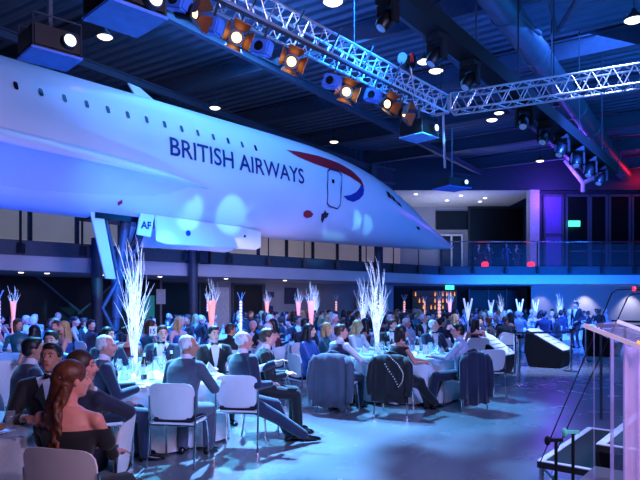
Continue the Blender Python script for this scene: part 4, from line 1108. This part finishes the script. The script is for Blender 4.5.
            if slv == 'long': sp += [vf_cap(arms[s][1], arms[s][1].lerp(arms[s][2], .93), .047, .035) for s in (-1, 1)]
            if slv == 'band':   # off-shoulder band round the upper arms
                for s in (-1, 1):
                    a, b = arms[s][0].lerp(arms[s][1], .22), arms[s][0].lerp(arms[s][1], .62); sp.append(vf_cap(a, b, .058, .056))
                    sp.append(vf_cap(a, tf(s*.10, -.03, .35), .045, .06)); sp.append(vf_cap(a, tf(s*.10, .06, .35), .04, .05))
            if g('skirt'):
                sp += [vf_cap(H+V((s*.09, 0, -.03)), legs[s][1], .108, .085) for s in (-1, 1)]+[vf_cap(H+V((0, 0, -.03)), (legs[-1][1]+legs[1][1])/2, .1, .085)]+[vf_cap(legs[s][1], legs[s][1].lerp(legs[s][2], .55), .085, .09) for s in (-1, 1)]
            sm = evalremesh(sp, cv, 4); sm.materials.append(CLO[top])
            if slv == 'none' : vdel(sm, lambda p: loc(p)[2] > .425, [PL(0, 0, .425, 0, 0, 1)])
            if slv == 'band': vdel(sm, lambda p: loc(p)[2] > .365, [PL(0, 0, .365, 0, 0, 1)])
            link('dress' if g('skirt') else 'top', sm, root)
        if not g('skirt'):
            sp = [torso(.014, -1, .06)]+[vf_cap(H+V((s*.09, 0, -.03)), legs[s][1], .098, .075) for s in (-1, 1)]+[vf_cap(legs[s][1], legs[s][2].lerp(legs[s][1], .06), .075, .062) for s in (-1, 1)]
            sm = evalremesh(sp, cv, 3); sm.materials.append(CLO[bot]); link('trousers', sm, root)
        for s in (-1, 1):
            an_ = legs[s][2]; fdv = V(g('fdir', {}).get(s, (s*.15, 1, 0))).normalized(); lt_ = V((-fdv.y, fdv.x, 0)).normalized(); up = fdv.cross(lt_).normalized(); up = up if up.z > 0 else -up
            o_ = an_-up*.03; rg = []
            for t_, a, hgt in ((-.07, .012, .015), (-.055, .034, .042), (0, .04, .05), (.06, .044, .036), (.12, .046, .028), (.17, .038, .022), (.2, .014, .012)):
                rg.append((o_+fdv*t_-up*(.036-hgt)*.9, lt_*a, up*hgt))
            obj('shoe', [vf_rings(rg, 14)], SHOE, root, smooth='all')
        for s in (-1, 1):
            me = mesh('eye', [vf_ell(h(s*.03, .0735, .010), .0115*hs, .0115*hs, .0075*hs, HM, 12, 8)], [EYEW, EYED], 'all')
            for p in me.polygons:
                q = HM.transposed() @ (p.center-HC)
                if (q.x/hs-s*.03)**2+(q.z/hs-.010)**2 < .0065**2 and q.y > .07*hs: p.material_index = 1
            link('eye', me, root)
            obj('eyebrow', vf_tube([h(s*.014, .085, .032), h(s*.03, .083, .036), h(s*.046, .072, .032)], [.003, .0042, .003], 6), HAIRC[g('hair', 'dark')] if g('hair') != 'grey' else HAIRC['grey'], root, smooth=True)
    # hair
    st = g('style', 'short'); hm = HAIRC[g('hair', 'dark')]; hp_ = []
    rr = random.Random(g('seed', 3))
    if st == 'short': hp_ = [hell((0, -.022, .045), .083, .094, .086), hell((0, -.05, -.005), .079, .062, .06), hell((0, .03, .095), .06, .05, .03), hell((-.072, 0, .03), .012, .03, .03), hell((.072, 0, .03), .012, .03, .03)]
    elif st == 'balding': hp_ = [hell((0, -.04, .012), .083, .072, .055), hell((0, -.03, .05), .079, .08, .074), hell((-.07, -.005, .02), .013, .035, .035), hell((.07, -.005, .02), .013, .035, .035)]
    elif st == 'updo': hp_ = [hell((0, -.02, .042), .084, .096, .086), hell((0, -.1, .05), .05, .045, .05)]
    elif st == 'bob': hp_ = [hell((0, -.022, .042), .09, .098, .09), vf_cap(h(-.07, -.02, .02), h(-.078, .0, -.11), .035, .022), vf_cap(h(.07, -.02, .02), h(.078, .0, -.11), .035, .022), vf_cap(h(0, -.06, 0), h(0, -.075, -.11), .07, .055)]
    elif st in ('long', 'wavy'):
        hp_ = [hell((0, -.022, .042), .09, .1, .09)]
        bk = -.5 if st == 'wavy' else -.36
        if st == 'long':
            for s in (-1, 1): hp_ += [vf_tube([h(s*.068, .0, .03), h(s*.078, .005, -.07), h(s*.085, .0, -.17), h(s*.09, .01, -.28)], [.03, .028, .03, .016], 10)]
            hp_ += [vf_tube([h(0, -.06, .0), h(0, -.09, -.12), h(0, -.1, -.25), h(0, -.1, bk)], [.07, .075, .07, .03], 12)]
        else:
            hp_ += [vf_tube([h(0, -.055, .0), h(-.01, -.085, -.12), h(-.015, -.085, -.22)], [.07, .06, .03], 12), hell((0, -.1, .02), .05, .035, .04)]
            for k in range(30):
                a = k/29*2-1; d0 = rr.random(); pts = []
                for j in range(13):
                    t_ = j/12; z = -.02-t_*(.46+.12*d0-.08*abs(a)); wv = .022*sin(t_*15+k*2.4)*min(1, t_*2)
                    pts.append(h(a*.088*(1+.35*t_)-.02*t_+wv, -.065-.05*min(1, t_*3)-.025*(1-abs(a))+.018*cos(t_*13+k), z))
                hp_.append(vf_tube(pts, [.014]*9+[.014, .013, .010, .005], 7))
    hv = .011 if not low else .016
    hm_ = evalremesh(hp_, hv if st != 'wavy' else .0075, 2); hm_.materials.append(hm)
    hair = link('hair', hm_, root)
    if st == 'wavy': obj('hair_clip', vf_beam(h(-.03, -.118, .062), h(.06, -.095, .03), .012, .008), M['chrome'], hair)
    if g('glasses'):
        obj('spectacles', [vf_tube([h(s*.03+.018*cos(q), .1, .01+.014*sin(q)) for q in np.linspace(0, 2*pi, 13)], .0015, 5) for s in (-1, 1)], SHOE, root)
    root['_h'] = 0; del root['_h']
    return root

def place(o, x, y, rz, z=0): o.location = (x, y, z); o.rotation_euler = (0, 0, rz); return o
D = R_
def wp(root_xy, rz, p):   # world -> local
    q = V((p[0]-root_xy[0], p[1]-root_xy[1], 0)); q.rotate(Matrix.Rotation(-rz, 3, 'Z')); return (q.x, q.y, p[2])
# ---- named guests
def guest(x, y, rz, spec, label, vox=.0105, chair=None, chair_rz=None, cdx=0, cdy=0):
    o = person(spec, vox, label); place(o, x, y, rz)
    if chair is not None:
        c = chair_rz if chair_rz is not None else rz
        place_chair(x+cdx, y+cdy, c, chair)
    return o
# A: woman seen from behind, foreground
guest(-1.44, 3.55, D(-8), dict(fem=True, top='black', skirt=True, slv=0, sleeve='band', dress_hi=.45, low_neck=.34, style='wavy', hair='auburn', yaw=D(-42), lean=.02, hands=((-.14, .36, .74), (.12, .36, .72)), poles={-1: (-.5, -.5, -.7), 1: (.5, -.5, -.7)}, skin='rosy', seed=5),
      'person seen from behind in off-shoulder black dress, long wavy auburn hair with silver clip', .0085, 'white chair nearest the viewer, under the off-shoulder black dress', D(-16), .05, .10)
# B: woman leaning her arm on a chair back
ax, ay = -1.66, 4.3
guest(ax, ay, D(40), dict(fem=True, top='navy', skirt=True, sleeve='long', style='long', hair='brown', twist=D(-60), yaw=D(-62), lean=.04, hands=((-.2, .3, .72), (.40, .14, .885)), poles={1: (.2, -.7, -.3)}, pn={1: (0, 0, -1)}, skin='rosy', curl=.3),
      'person in long-sleeved navy dress, straight brown hair, forearm resting over a white chair back', .0085, 'white chair seen edge-on with a forearm over its back', D(95), .1, 0)
# C: dinner-jacket man with a glass
cx, cy, crz = -2.14, 4.95, D(202)
guest(cx, cy, crz, dict(suit=True, top='black', style='short', hair='dark', yaw=D(-22), pitch=-.22, lean=.06, hands=((-.30, .30, .98), (.18, .34, .8)), pn={-1: (1, 0, 0)}, curl=1.1, skin='tan', hdir={-1: (0, 0, .4)}),
      'person in a black dinner jacket and bow tie looking down, wine glass in hand', .0085, 'white chair under the dinner-jacketed person holding a glass')
hw = Matrix.Rotation(crz, 3, 'Z') @ V((-.27, .38, 0))
tag(link('wine_glass', glass_me, None, (cx+hw.x, cy+hw.y, .955)), 'wine glass held up by the person in the black dinner jacket', 'glass')
# D: back of dark suit man at left
guest(X_(22, 5.9), 5.9, D(-50), dict(suit=True, top='navy', style='short', hair='dark', yaw=D(-15), lean=.16, hands=((-.15, .38, .76), (.2, .34, .74)), skin='tan'), 'person in a navy jacket with dark hair at the left edge, back turned, collar showing', .0105, 'white chair at the left edge beneath the navy jacket')
# E: grey haired man left of table 15
guest(X_(99, 6.35), 6.35, D(-62), dict(suit=True, top='navy', style='balding', hair='grey', yaw=D(-25), lean=.1, hands=((-.1, .4, .77), (.15, .36, .77)), skin='rosy'), 'person with thin white hair and navy jacket at the left side of number 15 table', .0105, 'white chair left of the number 15 table')
guest(X_(52, 7.3), 7.3, D(178), dict(suit=True, top='blue', style='short', hair='dark', yaw=D(10), lean=.04, skin='fair'), 'person with dark hair and a blue jacket facing the camera behind the left edge table', .012, 'white chair under the blue jacket facing the camera')
guest(X_(107, 8.6), 8.6, D(-150), dict(fem=True, top='navy', sleeve='long', style='bob', hair='dark', yaw=D(35), skin='fair'), 'person with dark bobbed hair and navy top left of the branches, looking right', .012, 'white chair under the dark bobbed person')
guest(X_(128, 9.2), 9.2, D(-20), dict(fem=True, top='wine', sleeve='none', low_neck=.36, style='updo', hair='dark', yaw=D(-50), skin='fair'), 'person with bare shoulders and pinned-up dark hair behind the tall white branches', .012, 'white chair behind the tall white branches')
# G: white haired man on white chair
gx, gy = X_(180, 6.42), 6.42
guest(gx, gy, D(-10), dict(suit=True, top='grey', style='balding', hair='grey', twist=D(-22), yaw=D(-38), lean=.2, side=.06, hands=((-.12, .42, .79), (.27, .38, .78)), feet=((-.12, .36, .07), (.16, .40, .07)), skin='tan'),
      'white-haired person in grey-blue jacket, back to us, on white chair at number 15 table', .0105, 'white chair bearing the white-haired person at the number 15 table')
# I: man turned outwards, legs stretched to the right
ix, iy, irz = X_(243, 7.1), 7.1, D(-62)
guest(ix, iy, irz, dict(suit=True, top='navy', style='balding', hair='grey', twist=D(14), yaw=D(-16), lean=.03, side=-.1, hands=((.02, .40, .95), (.12, .30, .72)), feet=((-.02, .60, .07), (.16, .74, .07)), lpole={-1: (0, .3, 1), 1: (0, .5, 1)}, skin='rosy', curl=.7),
      'grey-haired person in navy suit turned out to the aisle, polished shoe stretched forward', .0105, 'white chair of the person stretching a shoe into the aisle', D(-8), -.02, .02)
guest(X_(262, 7.95), 7.95, D(-85), dict(suit=True, top='black', style='short', hair='brown', yaw=D(0), lean=.1, hands=((-.1, .32, .74), (.1, .3, .74)), feet=((-.1, .4, .07), (.12, .46, .07)), skin='rosy'), 'person in a black jacket half hidden behind the grey-haired guest with outstretched legs', .0105, 'white chair hidden behind the outstretched legs')
# H: bow tie men behind table
guest(X_(213, 8.8), 8.8, D(205), dict(suit=True, top='black', style='short', hair='dark', yaw=D(8), hands=((-.14, .4, .77), (.14, .4, .77)), skin='fair'), 'dark-haired person in black jacket and bow tie facing us beyond number 15 table', .012, 'white chair of the bow-tied person facing us')
guest(X_(163, 9.0), 9.0, D(178), dict(suit=True, top='navy', style='short', hair='brown', yaw=D(25), hands=((-.14, .4, .77), (.14, .4, .77)), skin='fair'), 'person in a navy jacket and bow tie straight behind the number 15 sign', .012, 'white chair behind the number 15 sign')
# K, L
guest(X_(307, 9.9), 9.9, D(-105), dict(fem=True, top='blue', skirt=True, sleeve='short', style='long', hair='dark', yaw=D(15), twist=D(-10), hands=((-.1, .36, .74), (.1, .34, .74)), skin='fair'), 'person in a blue dress with long dark hair sitting left of the waistcoated guest', .012, 'white chair under the blue dress', D(-60), -.02, 0)
guest(X_(325, 10.5), 10.5, D(-100), dict(fem=True, top='teal', skirt=True, sleeve='long', style='bob', hair='blond', yaw=D(10), hands=((-.1, .36, .74), (.1, .34, .74)), skin='fair'), 'person with blond bobbed hair just left of the waistcoated guest', .012, 'white chair under the blond bobbed person', D(-95))
# M waistcoat
mx, my = X_(339, 9.45), 9.45
guest(mx, my, D(-32), dict(waistcoat=True, top='navy', bot='navy', style='short', hair='brown', twist=D(-28), yaw=D(-25), lean=.05, hands=((.02, .40, .76), (.30, .30, .74)), poles={1: (.8, -.2, -.6)}, skin='fair'),
      'person in a navy waistcoat and white shirt sleeves with a jacket over the chair back', .0105, 'white chair with a grey-blue jacket hung over its back', D(-28), 0, 0)
# N
nx_, ny_ = X_(397, 9.35), 9.35
guest(nx_, ny_, D(-62), dict(fem=True, top='black', sleeve='none', low_neck=.43, style='bob', hair='dark', twist=D(0), yaw=D(-8), lean=.12, hands=((.05, .42, .78), (.12, .40, .74)), feet=((.10, .66, .09), (-.02, .60, .07)), lpole={-1: (.2, .4, 1), 1: (0, .4, 1)}, skin='rosy'),
      'bare-armed person with dark bobbed hair leaning on the second table, legs towards the aisle', .0105, 'white chair with a black jacket and pale bag chain over its back', D(-22), -.04, -.04)
# O
ox_, oy_ = X_(464, 9.75), 9.75
guest(ox_, oy_, D(62), dict(shirtonly=True, bow=False, shirt='lightshirt', top='lightshirt', bot='navy', style='short', hair='dark', twist=D(10), yaw=D(15), lean=.14, hands=((-.1, .46, .80), (.12, .46, .80)), feet=((-.1, .5, .07), (.1, .55, .07)), skin='rosy'),
      'person in a light shirt reaching over the second table from its right side', .0105, 'white chair with a navy jacket over its back beside the aisle', D(28), 0, 0)
# behind T2
for (px, y, rz, sp, lb) in ((432, 12.1, D(205), dict(suit=True, top='navy', style='balding', hair='grey', yaw=D(40)), 'person with grey hair and navy jacket on the far side of the second table'),
                            (392, 12.5, D(175), dict(suit=True, top='black', style='short', hair='brown', yaw=D(50)), 'person in a black jacket right behind the second table\'s white branches'),
                            (356, 11.9, D(230), dict(fem=True, top='pale', sleeve='long', style='long', hair='blond', yaw=D(25)), 'person in a pale top beyond the waistcoated guest\'s shoulder')):
    sp.setdefault('hands', ((-.14, .38, .77), (.14, .38, .77)))
    guest(X_(px, y), y, rz, sp, lb, .013)
place_chair(X_(487, 10.9), 10.9, D(12), 'empty white chair standing alone beside the light-shirted person')

# ---- garments over chair backs
def draped(x, y, rz, m_, label, chain=False, w=.5, lowz=.18):
    """a jacket pulled over a chair's backrest: front and rear sheets, shoulders and hanging sleeves"""
    t = thing('draped_jacket', label, 'jacket', (x, y, 0), rz)
    vs = []; fs = []; nx = 20; prof = [(-.135, .50), (-.15, .62), (-.165, .75), (-.185, .87), (-.235, .905), (-.30, .885), (-.325, .78), (-.33, .6), (-.335, .4), (-.33, lowz)]
    for j, (yy, zz) in enumerate(prof):
        for i in range(nx+1):
            a = i/nx*2-1; ww = w/2*(1.0 if j < 3 else 1+.12*min(1, max(0, (j-4))/5)); fold = (.014*sin(a*9)+.01*sin(a*17+1))*min(1, max(0, j-4)/3)
            vs.append(V((a*ww, yy+fold+.035*a*a, zz-.05*abs(a)**3*(1 if 2 < j < 6 else 0)+.012*sin(a*7)*(j == 9))))
    for j in range(len(prof)-1):
        for i in range(nx): k = j*(nx+1)+i; fs.append((k, k+1, k+nx+2, k+nx+1))
    o = obj('jacket_body', (vs, fs), m_, t, smooth='all'); md = o.modifiers.new('t', 'SOLIDIFY'); md.thickness = .012
    for s in (-1, 1):
        obj('sleeve', vf_tube([(s*w*.46, -.25, .85), (s*w*.56, -.27, .74), (s*w*.60, -.30, .52), (s*w*.57, -.30, lowz+.1)], [.05, .062, .058, .05], 12), m_, t, smooth='all')
    obj('collar', vf_tube([(-.1, -.2, .9), (0, -.23, .93), (.1, -.2, .9)], [.018, .022, .018], 10), m_, t, smooth='all')
    if chain:
        obj('bag_chain', [vf_ell((.03+.2*sin(k/26*pi)*1.0, -.385-.01*sin(k), .88-k*.0215 if k < 20 else .45+(k-20)*.035), .010, .010, .010, n=8, m=5) for k in range(30)], mat('pearl_chain', (230, 215, 200), .3), t, smooth='all')
    return t
draped(mx, my, D(-28), CLO['grey'], 'grey-blue jacket draped over the waistcoated guest\'s chair back', w=.56, lowz=.1)
draped(nx_-.04, ny_-.04, D(-22), CLO['black'], 'black jacket with a pale bead chain over the bare-armed guest\'s chair back', True, w=.5, lowz=.2)
draped(ox_, oy_, D(28), CLO['navy'], 'navy jacket draped over the light-shirted guest\'s chair back', w=.46, lowz=.1)

# ---- the crowd: a dozen built figures, copied
low = []
Cs = [('dark-haired person in a navy suit', dict(suit=True, top='navy', style='short', hair='dark', skin='fair')),
      ('grey-haired person in a black suit', dict(suit=True, top='black', style='balding', hair='grey', skin='rosy')),
      ('brown-haired person in a black suit', dict(suit=True, top='black', style='short', hair='brown', skin='tan')),
      ('blond person with long hair in a blue dress', dict(fem=True, top='blue', sleeve='none', low_neck=.38, style='long', hair='blond', skin='fair')),
      ('dark-haired person with long hair in a wine red dress', dict(fem=True, top='wine', sleeve='none', low_neck=.37, style='long', hair='dark', skin='rosy')),
      ('person with bobbed brown hair in a teal top', dict(fem=True, top='teal', sleeve='long', style='bob', hair='brown', skin='fair')),
      ('grey-haired person in white shirt sleeves', dict(shirtonly=True, top='lightshirt', bot='navy', style='short', hair='grey', skin='rosy')),
      ('person with pinned-up hair in a black dress', dict(fem=True, top='black', sleeve='none', low_neck=.37, style='updo', hair='dark', skin='fair'))]
HS = [((-.14, .38, .77), (.14, .38, .77)), ((-.2, .3, .7), (.15, .36, .78)), ((-.1, .28, .85), (.12, .36, .76))]
for i, (nm, sp) in enumerate(Cs):
    for j, yw_ in enumerate((-62, 40)):
        s = dict(sp); s['yaw'] = D(yw_ if i % 2 == 0 or j else -20); s['hands'] = HS[(i+j) % 3]; s['lean'] = .04+.05*((i+j) % 3); s['seed'] = i
        s['side'] = .05*((i*j) % 3-1)
        o = person(s, .0145, 'x', None, True); low.append((nm, math.degrees(s['yaw']), o, i))
_used = set(); NP = 0
zones = [((0, 160), 'at left under the gallery'), ((160, 350), 'in mid crowd'), ((350, 470), 'beyond the second table'), ((470, 700), 'at right below the fascia')]
def zone(px): return next(z for (a, b), z in zones if a <= max(0, px) < b)
def inhall(x, y):
    # in front of left wall
    q = V((x, y, 0))-wL; return q.dot(nb) < -.8 and y < 39
def crowd_person(x, y, rz, rr):
    global NP
    px = HX+F*x/y
    want = ((-90-math.degrees(rz)+180) % 360)-180
    cand = sorted(low, key=lambda c: abs(c[1]-want)+rr.random()*70)[0]
    nm, yw_, o, i = cand
    zz = zone(px); dist = 'seated' if y < 16 else 'distant'
    lab = '%s %s %s' % (dist, nm, zz)
    key = 'guests: %s %s' % (nm, zz)+(' nearer tables' if y < 16 else ' far tables')
    if id(o) in _used: c = dup(o, (x, y, 0), rz, lab, key)
    else: _used.add(id(o)); c = place(o, x, y, rz); c['label'] = lab; c['group'] = key
    s = rr.uniform(.96, 1.06); c.scale = (s, s, s); NP += 1
    return c
rr = random.Random(21)
tabs = []
for r_, (y, xs_) in enumerate(((10.6, (-5.6,)), (11.9, (-2.1,)), (14.2, (-7.4, -4.3, -.2)), (15.4, (3.0,)), (17.2, (-8.6, -2.2)), (18.6, (1.3, 4.4)), (20.2, (-3.6, -.7)), (22.0, (3.0, 7.0)), (23.2, (-2.0, .6)),
                            (25.0, (5.2, 8.6)), (26.3, (-.2, 2.6)), (28.2, (4.8, 7.8, 10.8)), (30.4, (2.6, 12.6)), (31.6, (6.0, 9.3)))):
    for x in xs_: tabs.append((x, y+rr.uniform(-.3, .3)))
kinds = ['bead', 'pink', 'branch', 'vee']
nn = {}
allg = [(-2.08, 7.6), T2, TLx]
for i, (x, y) in enumerate(tabs):
    px = HX+F*x/y; zz = zone(px); rgt = px > 465
    table(x, y, 'white cloth on a round table %s' % zz, 'white round cloths '+zz)
    kind = ('vee' if rr.random() < .7 else 'branch') if rgt else ['bead', 'pink', 'bead', 'branch', 'pink'][i % 5]
    word = {'bead': 'amber beaded', 'pink': 'pink flared', 'branch': 'white branch', 'vee': 'white forked'}[kind]
    cp(kind, x, y, '%s table centrepiece %s' % (word, zz), '%s centrepieces %s' % (word, zz), sc=.8 if rgt else 1.0)
    n = 9; a0 = rr.random()*.6
    for k in range(n):
        a = a0+2*pi*k/n; gx_, gy_ = x+1.28*cos(a), y+1.28*sin(a); pxx = HX+F*gx_/gy_
        if pxx < -12 or pxx > 650 or not inhall(gx_, gy_): continue
        if (V((gx_, gy_, 0))-V((AP0+AM @ V((gs-.3, 0, 0))).to_2d().to_3d())).length < .9: continue
        if y < 13 and gx_ > .6: continue
        if rr.random() < .06: continue
        rz = a+pi/2+rr.uniform(-.2, .2)     # faces the table
        # guests turn part of the way to the right-hand stage
        dlt = ((-pi/2-rz+pi) % (2*pi))-pi
        if abs(dlt) < 2.2: rz += dlt*.25
        c = crowd_person(gx_, gy_, rz, rr)
        if (y < 19) and sin(a) < .3 or rr.random() < .25:
            bx_ = tag(link('dining_chair', farchair, None, (gx_, gy_, 0), rz), 'white chair at the tables %s, mostly hidden by its guest' % zz, 'chair', 'crowd chairs '+zz)
    if 10 < y < 24:
        for k in range(5):
            a = a0+2*pi*k/5+.3; tag(link('wine_glass', glass_me, None, (x+.5*cos(a), y+.5*sin(a), .7485)), 'wine glass on the crowd tables '+zz, 'glass', 'wine glasses '+zz)
# extra rows at the back, standing and seated under the balcony
# people upstairs
stc = []
for i, (px, y, rz, sp, lb) in enumerate(((479, 38.0, 2.6, dict(suit=True, top='black', hair='dark'), 'leftmost standing person in a dark suit behind the upstairs railing'), (488, 37.6, 3.4, dict(suit=True, top='navy', hair='brown'), 'second standing person from the left behind the upstairs railing'),
        (506, 37.8, 3.0, dict(fem=True, top='blue', sleeve='long', style='bob', hair='dark'), 'standing person in blue behind the upstairs railing'), (517, 38.4, 2.4, dict(suit=True, top='navy', hair='dark'), 'rightmost standing person behind the upstairs railing'))):
    sp.update(stand=True, hands=((-.2, .25, 1.1), (.22, .05, .85)), bot=sp['top'])
    o = person(sp, .016, lb, None, True); place(o, X_(px, y), y, rz, 3.6)
for px, lb in ((485, 'small red lamp glowing on the upstairs floor left'), (531, 'small red lamp glowing on the upstairs floor by the white pillar')):
    tag(obj('red_lantern', [vf_lathe([(.16, 0), (.2, .1), (.2, .4), (.14, .5)], 14)], M['redlamp'], smooth='all', loc=(X_(px, 37), 37, 3.6)), lb, 'lamp')
# serving staff standing at right behind the barrier
for i, (px, y, rz, lb) in enumerate(((577, 22.5, 2.0, 'person in black standing at the right end of the crowd beside the display cases'),)):
    o = person(dict(suit=True, top='black', hair='dark', stand=True, hands=((-.2, .2, 1.0), (.22, .05, .82))), .016, lb, None, True); place(o, X_(px, y), y, rz)
for k, o in CP.items():
    if k not in CPU:
        for c in KIDS(o): bpy.data.objects.remove(c)
        bpy.data.objects.remove(o)
for nm, yw_, o, i in low:
    if id(o) not in _used:
        for c in KIDS(o): bpy.data.objects.remove(c)
        bpy.data.objects.remove(o)
print('crowd', NP)

# =================================================================== LIGHT AND CAMERA
w = bpy.data.worlds.new('hall_air'); SC.world = w; w.use_nodes = True
w.node_tree.nodes['Background'].inputs['Color'].default_value = (*lin((40, 80, 190)), 1); w.node_tree.nodes['Background'].inputs['Strength'].default_value = .10
BL = (60, 120, 255); CY = (90, 200, 255); LV = (196, 178, 246)
# blue wash from the roof on the crowd
light('wash_blue_right', 'AREA', (9, 20, 10.2), 1500, BL, 8, (7, 26, 0))
light('wash_blue_mid', 'AREA', (-2, 19, 10.2), 900, (70, 150, 255), 7, (-2, 20, 0))
light('wash_blue_left', 'AREA', (-8, 13, 4.0), 130, (60, 130, 255), 2, (-4, 9, .8))
light('roof_glow', 'AREA', (17, 18, 6.0), 1700, (15, 115, 205), 9, (10, 22, 11))
light('roof_glow_mid', 'AREA', (4, 11, 7.5), 240, (20, 110, 210), 5, (4, 14, 11))
# cyan profile spots on the tables and aisle
light('spot_table_15', 'SPOT', (-4.5, 11.5, 9.0), 16000, CY, .12, (-1.9, 7.5, .5), 24, .35)
light('spot_aisle', 'SPOT', (-1.5, 13.5, 9.5), 42000, (110, 175, 255), .12, (-.2, 6.6, 0), 32, 1.0)
light('spot_table_two', 'SPOT', (-.5, 15.5, 9.5), 17000, (90, 180, 255), .12, (1.5, 10.4, .5), 22, .4)
light('case_fill', 'SPOT', (6.5, 12, 9.5), 14000, (150, 175, 255), .15, (5.2, 16, .7), 30, .9)  # extra spot added to brighten the display case panels
light('spot_crowd', 'SPOT', (2, 12, 9.5), 40000, (20, 115, 255), .2, (-4, 17, .5), 50, .8)
light('spot_right_crowd', 'SPOT', (8, 14, 9.5), 60000, (50, 100, 255), .2, (9, 25, .8), 40, .6)
# lavender wash on the fuselage and foreground, from behind the camera
light('wash_lavender', 'SPOT', (5, 1, 5.0), 4600, LV, 1.0, (-4.5, 15, 7.0), 66, .5)
light('truss_fill', 'SPOT', (5, 4, 4.5), 700, (190, 190, 255), .6, (2.5, 13, 7.0), 70, .6)  # light added near the truss to make its metal brighter
light('front_spot', 'SPOT', (3.5, .5, 5.5), 2600, (120, 150, 255), .4, (0, 9, .6), 60, .8)
light('wash_front', 'AREA', (1.6, .6, 3.3), 95, (235, 190, 225), 1.0, (-1.5, 3.6, 1))
# uplights on the belly and wing
light('up_wing', 'SPOT', (-8.5, 10, 1.0), 2600, (25, 70, 255), .3, (-6.5, 14.5, 5), 90, .8)
light('up_belly', 'SPOT', (-3.5, 12.5, .9), 2600, (50, 120, 255), .2, (-3.5, 18, 5), 70, .7)
for i, (px, py, Y, e, ang) in enumerate(((243, 205, 19.5, 620, 5.5), (203, 203, 18.5, 620, 5), (262, 208, 20.5, 360, 4), (345, 217, 23, 900, 4.6), (360, 212, 24, 900, 3), (371, 219, 25, 800, 2.8), (185, 234, 18, 600, 4), (230, 246, 19, 500, 4))):
    light('profile_spot', 'SPOT', (3.0+i*.2, 8.5, 6.3), e*15, (110, 205, 255), .06, W(px, py, Y), ang, .55)
# balcony and walls
light('fascia_wash', 'AREA', (13, 33.5, 1.9), 700, (20, 110, 255), 9, (13.5, 36, 3.2), sy=.5)
light('fascia_left', 'AREA', (-2.0, 22, 1.9), 60, (190, 170, 230), 4, (-5, 27, 3))
light('soffit_wash', 'AREA', (-1, 31.2, 2.6), 60, (190, 180, 230), 5, (-3, 34, .8))
for px, e in ((545, 120), (590, 320), (636, 320)):
    light('wall_downlight', 'SPOT', (X_(px, 39.2), 39.2, 2.7), e, (220, 215, 235), .05, (X_(px, 39.2), 39.7, 1.0), 80, .8)
light('upper_room_fill', 'AREA', (9, 42.5, 5.5), 160, (200, 210, 255), 3, (9, 43.5, 9))  # unseen upward light added to brighten the upstairs ceiling
light('purple_lamp', 'POINT', (X_(552, 38.8), 38.8, 8.2), 200, (130, 60, 255), .3)
light('purple_roof', 'POINT', (X_(570, 37.5), 37.5, 9.2), 160, (120, 70, 255), .3)
light('red_lamp', 'POINT', (X_(645, 39.3), 39.3, 9.6), 60, (255, 20, 50), .3)
light('lectern_fill', 'AREA', (3.4, 2.2, 3.2), 90, (220, 195, 255), .8, (1.8, 3.4, .9))  # added area light that brightens the lectern's shelf edges
cam = bpy.data.cameras.new('camera'); cam.sensor_width = 36; cam.lens = 36*F/640; cam.shift_y = (HY-240)/640; cam.clip_end = 200
co = bpy.data.objects.new('camera', cam); COL.objects.link(co); co.location = (0, 0, CZ); co.rotation_euler = (pi/2, 0, 0); SC.camera = co
SC.view_settings.view_transform = 'Standard'; SC.view_settings.look = 'None'; SC.view_settings.gamma = 1; SC.view_settings.use_curve_mapping = False
SC.view_settings.exposure = 0.0
